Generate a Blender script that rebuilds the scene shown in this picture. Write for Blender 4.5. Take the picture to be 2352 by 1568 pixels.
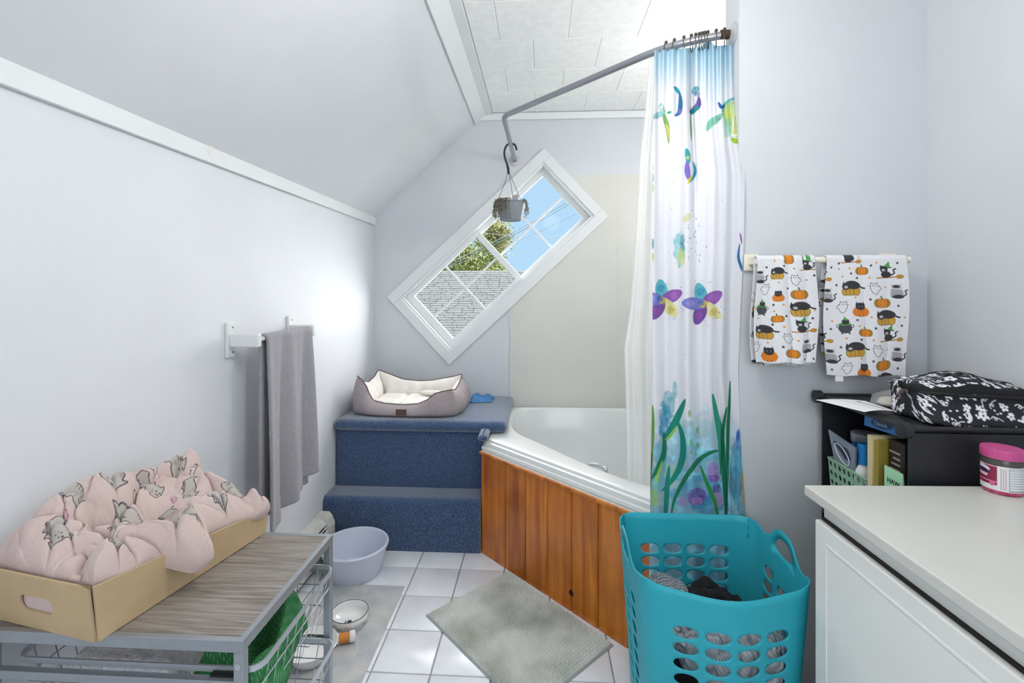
import bpy, bmesh, math, random
import numpy as np
from mathutils import Vector, Matrix
random.seed(7); RNG = np.random.default_rng(7)
for o in list(bpy.data.objects): bpy.data.objects.remove(o)
scene = bpy.context.scene; COL = scene.collection
PI = math.pi

# ------------------------------------------------------------------ camera
F, H = 1115.0, 1.30                       # focal length in photo pixels, eye height
PSI = math.atan(64 / F)
cam_d = bpy.data.cameras.new('camera'); cam = bpy.data.objects.new('camera', cam_d); COL.objects.link(cam)
cam_d.sensor_width = 36; cam_d.lens = F / 2352 * 36; cam_d.shift_y = -124 / 2352
cam_d.clip_start = 0.02; cam_d.clip_end = 200
cam.location = (0, 0, H); cam.rotation_euler = (PI / 2, 0, PSI); scene.camera = cam

# ------------------------------------------------------------------ world, sun, exposure
scene.view_settings.view_transform = 'Standard'; scene.view_settings.look = 'None'
scene.view_settings.gamma = 1.0; scene.view_settings.use_curve_mapping = False
scene.view_settings.exposure = 0.13
world = bpy.data.worlds.new('sky'); scene.world = world; world.use_nodes = True
wn = world.node_tree.nodes; wn['Background'].inputs['Color'].default_value = (0.47, 0.72, 0.95, 1)
wn['Background'].inputs['Strength'].default_value = 0.92
sun_d = bpy.data.lights.new('sun', 'SUN'); sun = bpy.data.objects.new('sun', sun_d); COL.objects.link(sun)
sun_d.energy = 30.0; sun_d.angle = math.radians(110); sun_d.color = (1.0, 0.985, 0.96)
sun.location = (0, 6, 6)
sun.rotation_euler = Vector((-0.6, -1.0, -1.0)).to_track_quat('-Z', 'Y').to_euler()

FILL_A, FILL_B = 38, 34                    # emission of the two added fill globes

# ------------------------------------------------------------------ pixel helpers (photo frame 2352 x 1568)
_c, _s = math.cos(PSI), math.sin(PSI)
def ray(px, py):
    a = (px - 1176) / F; return Vector((-_s + _c * a, _c + _s * a, (660 - py) / F))
def on_z(px, py, z):
    d = ray(px, py); t = (z - H) / d.z; return Vector((d.x * t, d.y * t, z))
def on_y(px, py, y):
    d = ray(px, py); t = y / d.y; return Vector((d.x * t, y, H + d.z * t))
def on_x(px, py, x):
    d = ray(px, py); t = x / d.x; return Vector((x, d.y * t, H + d.z * t))

# ------------------------------------------------------------------ materials
def lin(c):
    if isinstance(c, str): c = [int(c[i:i + 2], 16) / 255 for i in (0, 2, 4)]
    return [x / 12.92 if x <= .04045 else ((x + .055) / 1.055) ** 2.4 for x in c[:3]]
MATS = {}
def M(name, col='808080', rough=.5, metal=0., var=0., vscale=8., vdetail=3., bump=0., bscale=60., spec=.5,
      alpha=1., trans=0., sheen=0., attr=None, emit=0., stretch=None, col2=None, objrand=0., coat=0., ior=1.45, sub=0.):
    if name in MATS: return MATS[name]
    m = bpy.data.materials.new(name); m.use_nodes = True; nt = m.node_tree; N = nt.nodes; L = nt.links
    b = N['Principled BSDF']; c = lin(col)
    b.inputs['Base Color'].default_value = (*c, 1); b.inputs['Roughness'].default_value = rough
    b.inputs['Metallic'].default_value = metal; b.inputs['Specular IOR Level'].default_value = spec
    b.inputs['Alpha'].default_value = alpha; b.inputs['Transmission Weight'].default_value = trans
    b.inputs['Sheen Weight'].default_value = sheen; b.inputs['Sheen Roughness'].default_value = .4
    b.inputs['Coat Weight'].default_value = coat; b.inputs['IOR'].default_value = ior
    if sub: b.inputs['Subsurface Weight'].default_value = sub; b.inputs['Subsurface Radius'].default_value = (.02, .02, .02)
    if emit: b.inputs['Emission Color'].default_value = (*c, 1); b.inputs['Emission Strength'].default_value = emit
    tc = N.new('ShaderNodeTexCoord'); mp = N.new('ShaderNodeMapping'); L.new(tc.outputs['Object'], mp.inputs['Vector'])
    if stretch: mp.inputs['Scale'].default_value = stretch
    src = None
    if attr:
        a = N.new('ShaderNodeVertexColor'); a.layer_name = attr; src = a.outputs['Color']; L.new(src, b.inputs['Base Color'])
    if var or col2:
        n = N.new('ShaderNodeTexNoise'); n.inputs['Scale'].default_value = vscale; n.inputs['Detail'].default_value = vdetail
        L.new(mp.outputs['Vector'], n.inputs['Vector'])
        if objrand:
            oi = N.new('ShaderNodeObjectInfo'); va = N.new('ShaderNodeVectorMath'); va.operation = 'SCALE'
            cx = N.new('ShaderNodeCombineXYZ')
            for k in range(3): L.new(oi.outputs['Random'], cx.inputs[k])
            L.new(cx.outputs[0], va.inputs[0]); va.inputs['Scale'].default_value = 37.
            ad = N.new('ShaderNodeVectorMath'); L.new(mp.outputs['Vector'], ad.inputs[0]); L.new(va.outputs[0], ad.inputs[1])
            L.new(ad.outputs[0], n.inputs['Vector'])
        r = N.new('ShaderNodeValToRGB'); L.new(n.outputs['Fac'], r.inputs['Fac'])
        e = r.color_ramp.elements; e[0].position = .36; e[1].position = .64
        if col2: e[0].color = (*lin(col2), 1); e[1].color = (*c, 1)
        else:
            e[0].color = (*[x * (1 - var) for x in c], 1); e[1].color = (*[min(1, x * (1 + var)) for x in c], 1)
        if attr:
            mx = N.new('ShaderNodeMix'); mx.data_type = 'RGBA'; mx.blend_type = 'MULTIPLY'; mx.inputs['Factor'].default_value = 1
            e[0].color = (1 - var,) * 3 + (1,); e[1].color = (1, 1, 1, 1)
            L.new(src, mx.inputs['A']); L.new(r.outputs['Color'], mx.inputs['B']); L.new(mx.outputs['Result'], b.inputs['Base Color'])
        else: L.new(r.outputs['Color'], b.inputs['Base Color'])
    if bump:
        n2 = N.new('ShaderNodeTexNoise'); n2.inputs['Scale'].default_value = bscale; n2.inputs['Detail'].default_value = 2
        L.new(mp.outputs['Vector'], n2.inputs['Vector'])
        bp = N.new('ShaderNodeBump'); bp.inputs['Strength'].default_value = bump; bp.inputs['Distance'].default_value = .004
        L.new(n2.outputs['Fac'], bp.inputs['Height']); L.new(bp.outputs['Normal'], b.inputs['Normal'])
    MATS[name] = m; return m

# ------------------------------------------------------------------ mesh helpers
def wloc(o):
    v = Vector((0, 0, 0))
    while o is not None: v = v + Vector(o.location); o = o.parent
    return v
def setp(o, label=None, cat=None, group=None, kind=None):
    if label: o['label'] = label
    if cat: o['category'] = cat
    if group: o['group'] = group
    if kind: o['kind'] = kind
    return o
def thing(name, loc, label=None, cat=None, group=None, kind=None):
    o = bpy.data.objects.new(name, None); COL.objects.link(o); o.location = loc; o.empty_display_size = .05
    return setp(o, label, cat, group, kind)
class MB:
    def __init__(s): s.v = []; s.f = []
    def add(s, vs, fs):
        k = len(s.v); s.v += [tuple(p) for p in vs]; s.f += [tuple(i + k for i in q) for q in fs]; return s
    def box(s, x0, y0, z0, x1, y1, z1):
        v = [(x, y, z) for x in (x0, x1) for y in (y0, y1) for z in (z0, z1)]
        return s.add(v, [(0, 1, 3, 2), (4, 6, 7, 5), (0, 4, 5, 1), (2, 3, 7, 6), (0, 2, 6, 4), (1, 5, 7, 3)])
    def obox(s, p0, p1, side, up, w, h):
        """bar from p0 to p1, width w along side, height h along up (centred)"""
        p0, p1, side, up = map(Vector, (p0, p1, side, up)); a = side * (w / 2); b = up * (h / 2)
        v = [p + sa * a + sb * b for p in (p0, p1) for sa in (-1, 1) for sb in (-1, 1)]
        return s.add(v, [(0, 1, 3, 2), (4, 6, 7, 5), (0, 4, 5, 1), (2, 3, 7, 6), (0, 2, 6, 4), (1, 5, 7, 3)])
    def prism(s, poly, z0, z1, fn=None):
        n = len(poly); fn = fn or (lambda p, z: (p[0], p[1], z))
        v = [fn(p, z0) for p in poly] + [fn(p, z1) for p in poly]
        return s.add(v, [tuple(range(n))[::-1], tuple(range(n, 2 * n))] + [(i, (i + 1) % n, n + (i + 1) % n, n + i) for i in range(n)])
    def cyl(s, p0, p1, r, n=16, r2=None, caps=True):
        return s.tube([p0, p1], r, n, r2=r2, caps=caps)
    def tube(s, path, r, n=8, closed=False, r2=None, caps=True):
        P = [Vector(p) for p in path]; m = len(P); rings = []; up = None
        for i in range(m):
            a = P[(i - 1) % m] if (closed or i > 0) else P[i]; b = P[(i + 1) % m] if (closed or i < m - 1) else P[i]
            t = (b - a).normalized()
            if up is None: up = Vector((0, 0, 1)) if abs(t.z) < .9 else Vector((1, 0, 0))
            u = (up - t * up.dot(t)).normalized(); w = t.cross(u); up = u
            rr = r if r2 is None else r + (r2 - r) * i / (m - 1)
            if isinstance(r, (list, tuple, np.ndarray)): rr = r[i]
            rings.append([P[i] + (u * math.cos(k * 2 * PI / n) + w * math.sin(k * 2 * PI / n)) * rr for k in range(n)])
        v = [p for q in rings for p in q]; f = []
        for i in range(m if closed else m - 1):
            j = (i + 1) % m
            f += [(i * n + k, i * n + (k + 1) % n, j * n + (k + 1) % n, j * n + k) for k in range(n)]
        if caps and not closed: f += [tuple(range(n))[::-1], tuple(range((m - 1) * n, m * n))]
        return s.add(v, f)
    def lathe(s, prof, n=32, c=(0, 0, 0), sx=1., sy=1.):
        v = []; f = []
        for (r, z) in prof:
            v += [(c[0] + sx * r * math.cos(k * 2 * PI / n), c[1] + sy * r * math.sin(k * 2 * PI / n), c[2] + z) for k in range(n)]
        for i in range(len(prof) - 1):
            f += [(i * n + k, i * n + (k + 1) % n, (i + 1) * n + (k + 1) % n, (i + 1) * n + k) for k in range(n)]
        if prof[0][0] > 1e-5: f.append(tuple(range(n))[::-1])
        if prof[-1][0] > 1e-5: f.append(tuple(range((len(prof) - 1) * n, len(prof) * n)))
        return s.add(v, f)
    def loft(s, loops, closed=True, cap0=False, cap1=False):
        n = len(loops[0]); v = [p for q in loops for p in q]; f = []
        for i in range(len(loops) - 1):
            f += [(i * n + k, i * n + (k + 1) % n, (i + 1) * n + (k + 1) % n, (i + 1) * n + k) for k in range(n if closed else n - 1)]
        if cap0: f.append(tuple(range(n))[::-1])
        if cap1: f.append(tuple(range((len(loops) - 1) * n, len(loops) * n)))
        return s.add(v, f)
    def build(s, name, mat, parent=None, smooth=None, bevel=0., seg=2, origin=None, label=None, cat=None, group=None, kind=None, solid=0., subd=0):
        me = bpy.data.meshes.new(name); o = bpy.data.objects.new(name, me); COL.objects.link(o)
        V = np.array(s.v, dtype=float)
        if parent is not None: o.parent = parent; off = np.array(wloc(parent))
        else:
            off = np.array(origin) if origin is not None else np.array([(V[:, 0].min() + V[:, 0].max()) / 2, (V[:, 1].min() + V[:, 1].max()) / 2, V[:, 2].min()])
            o.location = off
        me.from_pydata((V - off).tolist(), [], s.f); me.update()
        fin(o, mat, smooth, bevel, seg, solid, subd)
        return setp(o, label, cat, group, kind)
def fin(o, mat, smooth=None, bevel=0., seg=2, solid=0., subd=0):
    me = o.data
    bm = bmesh.new(); bm.from_mesh(me); bmesh.ops.recalc_face_normals(bm, faces=bm.faces); bm.to_mesh(me); bm.free()
    if smooth is not None:
        for p in me.polygons: p.use_smooth = True
        if smooth < 180: me.set_sharp_from_angle(angle=math.radians(smooth))
    if mat is not None: me.materials.append(mat)
    if solid: md = o.modifiers.new('thick', 'SOLIDIFY'); md.thickness = solid; md.offset = 0
    if subd: md = o.modifiers.new('sub', 'SUBSURF'); md.levels = subd; md.render_levels = subd
    if bevel: md = o.modifiers.new('bevel', 'BEVEL'); md.width = bevel; md.segments = seg; md.limit_method = 'ANGLE'; md.angle_limit = math.radians(40)
def grid_obj(name, G, mat, parent=None, colors=None, closed_u=False, origin=None, solid=0., smooth=True, **kw):
    """G: (ny, nx, 3) array of points; colors (ny, nx, 3) linear"""
    ny, nx = G.shape[:2]; me = bpy.data.meshes.new(name); o = bpy.data.objects.new(name, me); COL.objects.link(o)
    V = G.reshape(-1, 3)
    if parent is not None: o.parent = parent; off = np.array(wloc(parent))
    else:
        off = np.array(origin) if origin is not None else np.array([V[:, 0].mean(), V[:, 1].mean(), V[:, 2].min()]); o.location = off
    V = V - off
    idx = np.arange(ny * nx).reshape(ny, nx)
    if closed_u: idx = np.concatenate([idx, idx[:, :1]], 1)
    q = np.stack([idx[:-1, :-1], idx[:-1, 1:], idx[1:, 1:], idx[1:, :-1]], -1).reshape(-1, 4)
    me.vertices.add(len(V)); me.vertices.foreach_set('co', V.astype(np.float32).ravel())
    me.loops.add(q.size); me.loops.foreach_set('vertex_index', q.astype(np.int32).ravel())
    me.polygons.add(len(q)); me.polygons.foreach_set('loop_start', np.arange(0, q.size, 4, dtype=np.int32))
    me.polygons.foreach_set('loop_total', np.full(len(q), 4, dtype=np.int32))
    if smooth: me.polygons.foreach_set('use_smooth', np.ones(len(q), dtype=bool))
    me.update(calc_edges=True); me.validate()
    if colors is not None:
        ca = me.color_attributes.new('Col', 'FLOAT_COLOR', 'POINT')
        A = np.ones((ny * nx, 4), np.float32); A[:, :3] = colors.reshape(-1, 3); ca.data.foreach_set('color', A.ravel())
    me.materials.append(mat)
    if solid: md = o.modifiers.new('thick', 'SOLIDIFY'); md.thickness = solid; md.offset = 0
    return setp(o, **kw)
def link_copy(src, parent=None, loc=None, name=None):
    c = src.copy(); COL.objects.link(c); c.parent = parent
    if loc is not None: c.location = loc
    return c
def text_mesh(name, txt, size, mat, parent, mw, extrude=.0004):
    """flat lettering: mw maps text-plane (x right, y up) to the world"""
    cu = bpy.data.curves.new(name, 'FONT'); cu.body = txt; cu.size = size; cu.extrude = extrude; cu.align_x = 'CENTER'; cu.align_y = 'CENTER'
    t = bpy.data.objects.new(name, cu); COL.objects.link(t); bpy.context.view_layer.update()
    me = bpy.data.meshes.new_from_object(t.evaluated_get(bpy.context.evaluated_depsgraph_get()))
    bpy.data.objects.remove(t); me.materials.clear(); me.materials.append(mat)
    o = bpy.data.objects.new(name, me); COL.objects.link(o); o.parent = parent
    me.transform(Matrix.Translation(-wloc(parent)) @ mw); return o
def frame_mat(o, x, y):
    x = Vector(x).normalized(); y = Vector(y).normalized(); z = x.cross(y)
    m = Matrix((x, y, z)).transposed().to_4x4(); m.translation = Vector(o); return m

# ------------------------------------------------------------------ numpy noise and print canvas
def vnoise(x, y, seed=0):
    r = np.random.default_rng(seed); T = r.random((256, 256))
    xi = np.floor(x).astype(int); yi = np.floor(y).astype(int); fx = x - xi; fy = y - yi
    fx = fx * fx * fx * (fx * (fx * 6 - 15) + 10); fy = fy * fy * fy * (fy * (fy * 6 - 15) + 10)
    g = lambda a, b: T[a % 256, b % 256]
    return ((g(xi, yi) * (1 - fx) + g(xi + 1, yi) * fx) * (1 - fy) + (g(xi, yi + 1) * (1 - fx) + g(xi + 1, yi + 1) * fx) * fy) * 2 - 1
def fbm(x, y, seed=0, oct=4):
    s = 0; a = 1.; t = 0
    for k in range(oct): s = s + a * vnoise(x * 2 ** k + 17 * k, y * 2 ** k + 5 * k, seed + k); t += a; a *= .5
    return s / t
class Canvas:
    def __init__(s, X, Y, bg):
        s.X, s.Y = X, Y; s.C = np.zeros(X.shape + (3,)); s.C[:] = lin(bg)
        s.px = abs(X[0, 1] - X[0, 0]) if X.shape[1] > 1 else 1
    def put(s, sl, m, col, a):
        m = np.clip(m, 0, 1) * a
        s.C[sl] = s.C[sl] * (1 - m[..., None]) + np.array(lin(col)) * m[..., None]
    def win(s, x0, x1, y0, y1, pad=4):
        k = (s.X >= x0 - pad) & (s.X <= x1 + pad) & (s.Y >= y0 - pad) & (s.Y <= y1 + pad)
        r = np.where(k.any(1))[0]; c = np.where(k.any(0))[0]
        if len(r) == 0 or len(c) == 0: return None
        return (slice(r[0], r[-1] + 1), slice(c[0], c[-1] + 1))
    def ell(s, cx, cy, rx, ry, col, rot=0, a=1., soft=0.):
        R = max(rx, ry) * (1.2 + soft); w = s.win(cx - R, cx + R, cy - R, cy + R)
        if w is None: return
        x = s.X[w] - cx; y = s.Y[w] - cy; t = math.radians(rot); u = x * math.cos(t) + y * math.sin(t); v = -x * math.sin(t) + y * math.cos(t)
        d = (1 - np.sqrt((u / rx) ** 2 + (v / ry) ** 2)) * min(rx, ry)
        s.put(w, d / (soft * min(rx, ry)) if soft else d / s.px + .5, col, a)
    def line(s, pts, wd, col, a=1., taper=False):
        pts = np.array(pts, float); w = s.win(pts[:, 0].min() - wd, pts[:, 0].max() + wd, pts[:, 1].min() - wd, pts[:, 1].max() + wd)
        if w is None: return
        X = s.X[w]; Y = s.Y[w]; best = np.full(X.shape, 1e9); n = len(pts) - 1
        for i in range(n):
            (x0, y0), (x1, y1) = pts[i], pts[i + 1]; dx, dy = x1 - x0, y1 - y0
            t = np.clip(((X - x0) * dx + (Y - y0) * dy) / (dx * dx + dy * dy + 1e-9), 0, 1)
            d = np.hypot(X - x0 - t * dx, Y - y0 - t * dy)
            h = wd / 2
            if taper: u = (i + t) / n; h = wd / 2 * np.sin(PI * np.clip(u * .93 + .05, 0, 1)) ** .7 if taper == 2 else wd / 2 * (1 - u * .95)
            best = np.minimum(best, d - h)
        s.put(w, .5 - best / s.px, col, a)
    def poly(s, pts, col, a=1.):
        pts = np.array(pts, float); w = s.win(pts[:, 0].min(), pts[:, 0].max(), pts[:, 1].min(), pts[:, 1].max())
        if w is None: return
        X = s.X[w]; Y = s.Y[w]; ins = np.zeros(X.shape, bool)
        for i in range(len(pts)):
            (x0, y0), (x1, y1) = pts[i - 1], pts[i]
            ins ^= ((y0 > Y) != (y1 > Y)) & (X < (x1 - x0) * (Y - y0) / (y1 - y0 + 1e-9) + x0)
        s.put(w, ins.astype(float), col, a)
    def blob(s, cx, cy, rx, ry, col, seed=0, a=1., fr=3., edge=.35, rot=0):
        R = max(rx, ry) * 1.5; w = s.win(cx - R, cx + R, cy - R, cy + R)
        if w is None: return
        x = s.X[w] - cx; y = s.Y[w] - cy; t = math.radians(rot); u = (x * math.cos(t) + y * math.sin(t)) / rx; v = (-x * math.sin(t) + y * math.cos(t)) / ry
        d = 1 - np.sqrt(u * u + v * v) + edge * fbm(u * fr + 40, v * fr + 40, seed, 4)
        tone = .75 + .45 * fbm(u * 2.5 + 9, v * 2.5 + 3, seed + 5, 3)
        s.put(w, np.clip(d * 8, 0, 1) * np.clip(tone, .35, 1), col, a)
def smooth_path(pts, n=60):
    P = np.array(pts, float); t = np.linspace(0, len(P) - 1, n); out = []
    for u in t:
        i = min(int(u), len(P) - 2); f = u - i; p0 = P[max(i - 1, 0)]; p1 = P[i]; p2 = P[i + 1]; p3 = P[min(i + 2, len(P) - 1)]
        out.append(.5 * ((2 * p1) + (-p0 + p2) * f + (2 * p0 - 5 * p1 + 4 * p2 - p3) * f * f + (-p0 + 3 * p1 - 3 * p2 + p3) * f ** 3))
    return np.array(out)
def closed_smooth(pts, n=96):
    P = np.array(pts, float); m = len(P); out = []
    for u in np.linspace(0, m, n, endpoint=False):
        i = int(u); f = u - i; p0, p1, p2, p3 = P[(i - 1) % m], P[i % m], P[(i + 1) % m], P[(i + 2) % m]
        out.append(.5 * ((2 * p1) + (-p0 + p2) * f + (2 * p0 - 5 * p1 + 4 * p2 - p3) * f * f + (-p0 + 3 * p1 - 3 * p2 + p3) * f ** 3))
    return np.array(out)
# ================================================================== THE ROOM
XL, XR, YB, YF, ZC = -1.08, 1.175, 3.10, -1.30, 2.41
XS, ZS = -0.355, 1.74          # where the sloped ceiling meets the flat one / starts on the left wall
STUB_Y0, STUB_Y1, STUB_X = 1.545, 1.655, 0.618
PAINT = M('wall_paint', 'DDE0E5', .52, var=.015, vscale=3, bump=.08, bscale=220)
PAINT_G = M('wall_paint_grey', 'CDD1D6', .5, var=.015, vscale=3, bump=.08, bscale=220)
TRIMW = M('trim_gloss_white', 'E4E7E8', .4, var=.01, vscale=5)
CEILM = M('ceiling_tile_white', 'F1F3F3', .7, var=.03, vscale=30, bump=.35, bscale=130, objrand=1)
T = .12
def struct(mb, name, mat, **k): return mb.build(name, mat, kind='structure', **k)

GROUT = M('floor_grout', '9FA1A3', .8, var=.1, vscale=40)
TILE = M('floor_tile_glaze', 'EBEEF4', .22, var=.05, vscale=9, vdetail=6, objrand=1, bump=.05, bscale=25)
floor = struct(MB().box(XL - T, YF - T, -.12, XR + T, YB + T, -.0045), 'floor', GROUT)
tile_cache = {}
def floor_tile(x0, y0, x1, y1):
    key = (round(x1 - x0, 3), round(y1 - y0, 3))
    if key not in tile_cache:
        w, d = key; b = .0025; mb = MB()
        lp = lambda i, z: [(i, i, z), (w - i, i, z), (w - i, d - i, z), (i, d - i, z)]
        mb.loft([lp(0, -.006), lp(0, -.002), lp(b * .5, -.0005), lp(b, 0)], cap1=True)
        o = mb.build('tile', TILE, floor, smooth=50); o.data.transform(Matrix.Translation(wloc(floor)))
        tile_cache[key] = o
    else: o = link_copy(tile_cache[key], floor)
    o.location = Vector((x0, y0, 0)) - wloc(floor); return o
PT, G = .2045, .0055
gx = [-.572 + PT * k for k in range(-3, 9)]; gy = [2.228 - PT * k for k in range(-1, 13)]
for i in range(len(gx) - 1):
    for j in range(len(gy) - 1):
        x0, x1 = max(gx[i] + G / 2, XL + .002), min(gx[i + 1] - G / 2, XR - .002); y0, y1 = gy[j + 1] + G / 2, min(gy[j] - G / 2, 2.40)
        if x1 - x0 > .02 and y1 - y0 > .02: floor_tile(x0, y0, x1, y1)

# flat ceiling with running-bond fibre tiles
ceiling = struct(MB().box(XS - .12, YF - T, ZC + .004, XR + T, YB + T, ZC + .1), 'ceiling', CEILM)
ct_cache = {}
def ceil_tile(x0, y0, x1, y1):
    key = (round(x1 - x0, 3), round(y1 - y0, 3))
    if key not in ct_cache:
        w, d = key; mb = MB(); lp = lambda i, z: [(i, i, z), (w - i, i, z), (w - i, d - i, z), (i, d - i, z)]
        mb.loft([lp(0, .006), lp(0, .0022), lp(.0026, 0)], cap1=True)
        o = mb.build('ceiling_tile', CEILM, ceiling, smooth=30); o.data.transform(Matrix.Translation(wloc(ceiling))); ct_cache[key] = o
    else: o = link_copy(ct_cache[key], ceiling)
    o.location = Vector((x0, y0, ZC)) - wloc(ceiling); return o
rows = [3.075 - .3 * k for k in range(0, 13)]
for r in range(len(rows) - 1):
    sh = .1245 if r % 2 == 1 else -.03
    for k in range(-3, 5):
        x0 = max(sh + .304 * k, XS + .055); x1 = min(sh + .304 * (k + 1), XR)
        if x1 - x0 > .03: ceil_tile(x0 + .001, rows[r + 1] + .001, x1 - .001, rows[r] - .001)

# walls
struct(MB().box(XL - T, YF - T, -.1, XL, YB + T, ZS + .06), 'wall_left', PAINT)
sl = MB(); nrm = Vector((-(ZC - ZS), 0, (XS - XL))).normalized() * .1
a, b = Vector((XL - .03, 0, ZS - .0275)), Vector((XS + .02, 0, ZC + .0185))
pr = [a, b, b + nrm, a + nrm]
sl.add([Vector((p.x, y, p.z)) for y in (YF - T, YB + T) for p in pr], [(0, 1, 2, 3), (7, 6, 5, 4), (0, 4, 5, 1), (1, 5, 6, 2), (2, 6, 7, 3), (3, 7, 4, 0)])
struct(sl, 'wall_slope', PAINT)
struct(MB().box(XR, YF - T, -.1, XR + T, YB + T, ZC + .1), 'wall_right', PAINT_G)
struct(MB().box(XL - T, YF - T, -.1, XR + T, YF, ZC + .1), 'wall_rear', PAINT)
struct(MB().box(STUB_X, STUB_Y0, -.006, XR, STUB_Y1, ZC), 'wall_partition', PAINT_G)

# back wall with the tilted window opening
WC = on_y(1140.5, 590.8, YB)             # window centre
WA = math.radians(43.0)
U = Vector((math.cos(WA), 0, math.sin(WA))); V = Vector((-math.sin(WA), 0, math.cos(WA)))
WL, WW = 1.262, .472                       # opening length / width
def wp(u, v, y=YB): p = WC + U * u + V * v; return Vector((p.x, y, p.z))
op = [wp(-WL / 2, -WW / 2), wp(WL / 2, -WW / 2), wp(WL / 2, WW / 2), wp(-WL / 2, WW / 2)]   # left-bottom, right.., going ccw
low, rgt, top, lft = op[0], op[1], op[2], op[3]
bw = MB()
L_, R_, B_, T_ = XL - T, XR + T, -.1, ZC + .1
ring = [(L_, B_), (R_, B_), (R_, T_), (L_, T_)]
hole = [(lft.x, lft.z), (low.x, low.z), (rgt.x, rgt.z), (top.x, top.z)]
vv = ring + hole
faces = [(0, 1, 6, 5), (0, 5, 4, 3), (1, 2, 7, 6), (3, 4, 7, 2)]
for y in (YB, YB + T): bw.add([(x, y, z) for x, z in vv], faces)
bw.f += [(4, 5, 13, 12), (5, 6, 14, 13), (6, 7, 15, 14), (7, 4, 12, 15)]
wall_back = struct(bw, 'wall_back', PAINT_G)
SUR = M('tub_surround_beige', 'D0D0CA', .4, var=.02, vscale=4)
# surround panel below and beside the window, cut along the casing edge
cas = .062
ez = lambda x: (wp(WL / 2, -WW / 2 - cas).z - wp(-WL / 2, -WW / 2 - cas).z) / (wp(WL / 2, -WW / 2 - cas).x - wp(-WL / 2, -WW / 2 - cas).x) * (x - wp(-WL / 2, -WW / 2 - cas).x) + wp(-WL / 2, -WW / 2 - cas).z
xs0 = -.193; rc = wp(WL / 2 + cas, -WW / 2 - cas); zt = 2.012
tx = rc.x - (zt - rc.z) / math.tan(PI / 2 - WA)
MB().prism([(xs0, .54), (XR, .54), (XR, zt), (tx, zt), (rc.x, rc.z), (xs0, ez(xs0))], YB - .004, YB - .0, fn=lambda p, y: (p[0], y, p[1])).build('surround_panel', SUR, wall_back)
MB().prism([(.49, .56), (.492, .56), (.492, 1.99), (.49, 1.99)], YB - .0048, YB - .003, fn=lambda p, y: (p[0], y, p[1])).build('panel_seam', M('seam_grey', 'C2C3BE', .5), wall_back)

# trims
def prof_trim(n, p0, p1, side, up, w, h, mat=TRIMW): return MB().obox(p0, p1, side, up, w, h).build('trim_%d' % n, mat, kind='structure', bevel=.002)
t1 = prof_trim(1, (XL + .008, YF, 1.742), (XL + .008, YB - .001, 1.742), (1, 0, 0), (0, 0, 1), .016, .076)
MB().cyl((XL + .0158, 1.515, 1.74), (XL + .0172, 1.515, 1.74), .017, 24).build('knot_ring', M('trim_knot', 'E4E6E4', .4), t1, smooth=40)
sd = Vector((XS - XL, 0, ZC - ZS)).normalized(); sn = Vector((sd.z, 0, -sd.x))
q = Vector((XS, 0, ZC)) - sd * .045 + sn * .007
t2 = prof_trim(2, (q.x, YF, q.z), (q.x, YB - .001, q.z), sd, sn, .085, .014)
prof_trim(4, (XS + .028, YF, ZC - .006), (XS + .028, YB - .001, ZC - .006), (1, 0, 0), (0, 0, 1), .05, .012)
prof_trim(3, (XS - .03, YB - .011, ZC - .022), (XR, YB - .011, ZC - .022), (0, 1, 0), (0, 0, 1), .022, .044)
MB().box(XL, 1.2, 0, XL + .012, 1.25, .01)

# window: casing, jamb, two sashes with muntins and panes
win = thing('window_1', (WC.x, YB, WC.z), kind='structure')
WH = M('window_paint_white', 'DCDFE1', .35, var=.01)
def wbar(mb, u0, v0, u1, v1, y0, y1):
    vs = [wp(u, v, y) for y in (y0, y1) for (u, v) in ((u0, v0), (u1, v0), (u1, v1), (u0, v1))]
    return mb.add(vs, [(0, 1, 2, 3), (7, 6, 5, 4), (0, 4, 5, 1), (1, 5, 6, 2), (2, 6, 7, 3), (3, 7, 4, 0)])
hl, hw = WL / 2, WW / 2; c = cas
for (u0, v0, u1, v1) in ((-hl - c, hw, hl + c, hw + c), (-hl - c, -hw - c, hl + c, -hw), (-hl - c, -hw, -hl, hw), (hl, -hw, hl + c, hw)):
    wbar(MB(), u0, v0, u1, v1, YB - .018, YB + .002).build('casing', WH, win, bevel=.002)
for (u0, v0, u1, v1) in ((-hl, hw - .014, hl, hw), (-hl, -hw, hl, -hw + .014), (-hl, -hw + .014, -hl + .014, hw - .014), (hl - .014, -hw + .014, hl, hw - .014)):
    wbar(MB(), u0, v0, u1, v1, YB - .006, YB + T).build('jamb', WH, win, bevel=.001)
GLASS = bpy.data.materials.new('window_glass'); GLASS.use_nodes = True
nt = GLASS.node_tree; nt.nodes.clear(); mo = nt.nodes.new('ShaderNodeOutputMaterial'); mxs = nt.nodes.new('ShaderNodeMixShader')
tb = nt.nodes.new('ShaderNodeBsdfTransparent'); gb = nt.nodes.new('ShaderNodeBsdfGlossy'); gb.inputs['Roughness'].default_value = .02
mxs.inputs[0].default_value = .001; nt.links.new(tb.outputs[0], mxs.inputs[1]); nt.links.new(gb.outputs[0], mxs.inputs[2]); nt.links.new(mxs.outputs[0], mo.inputs[0])
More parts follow.
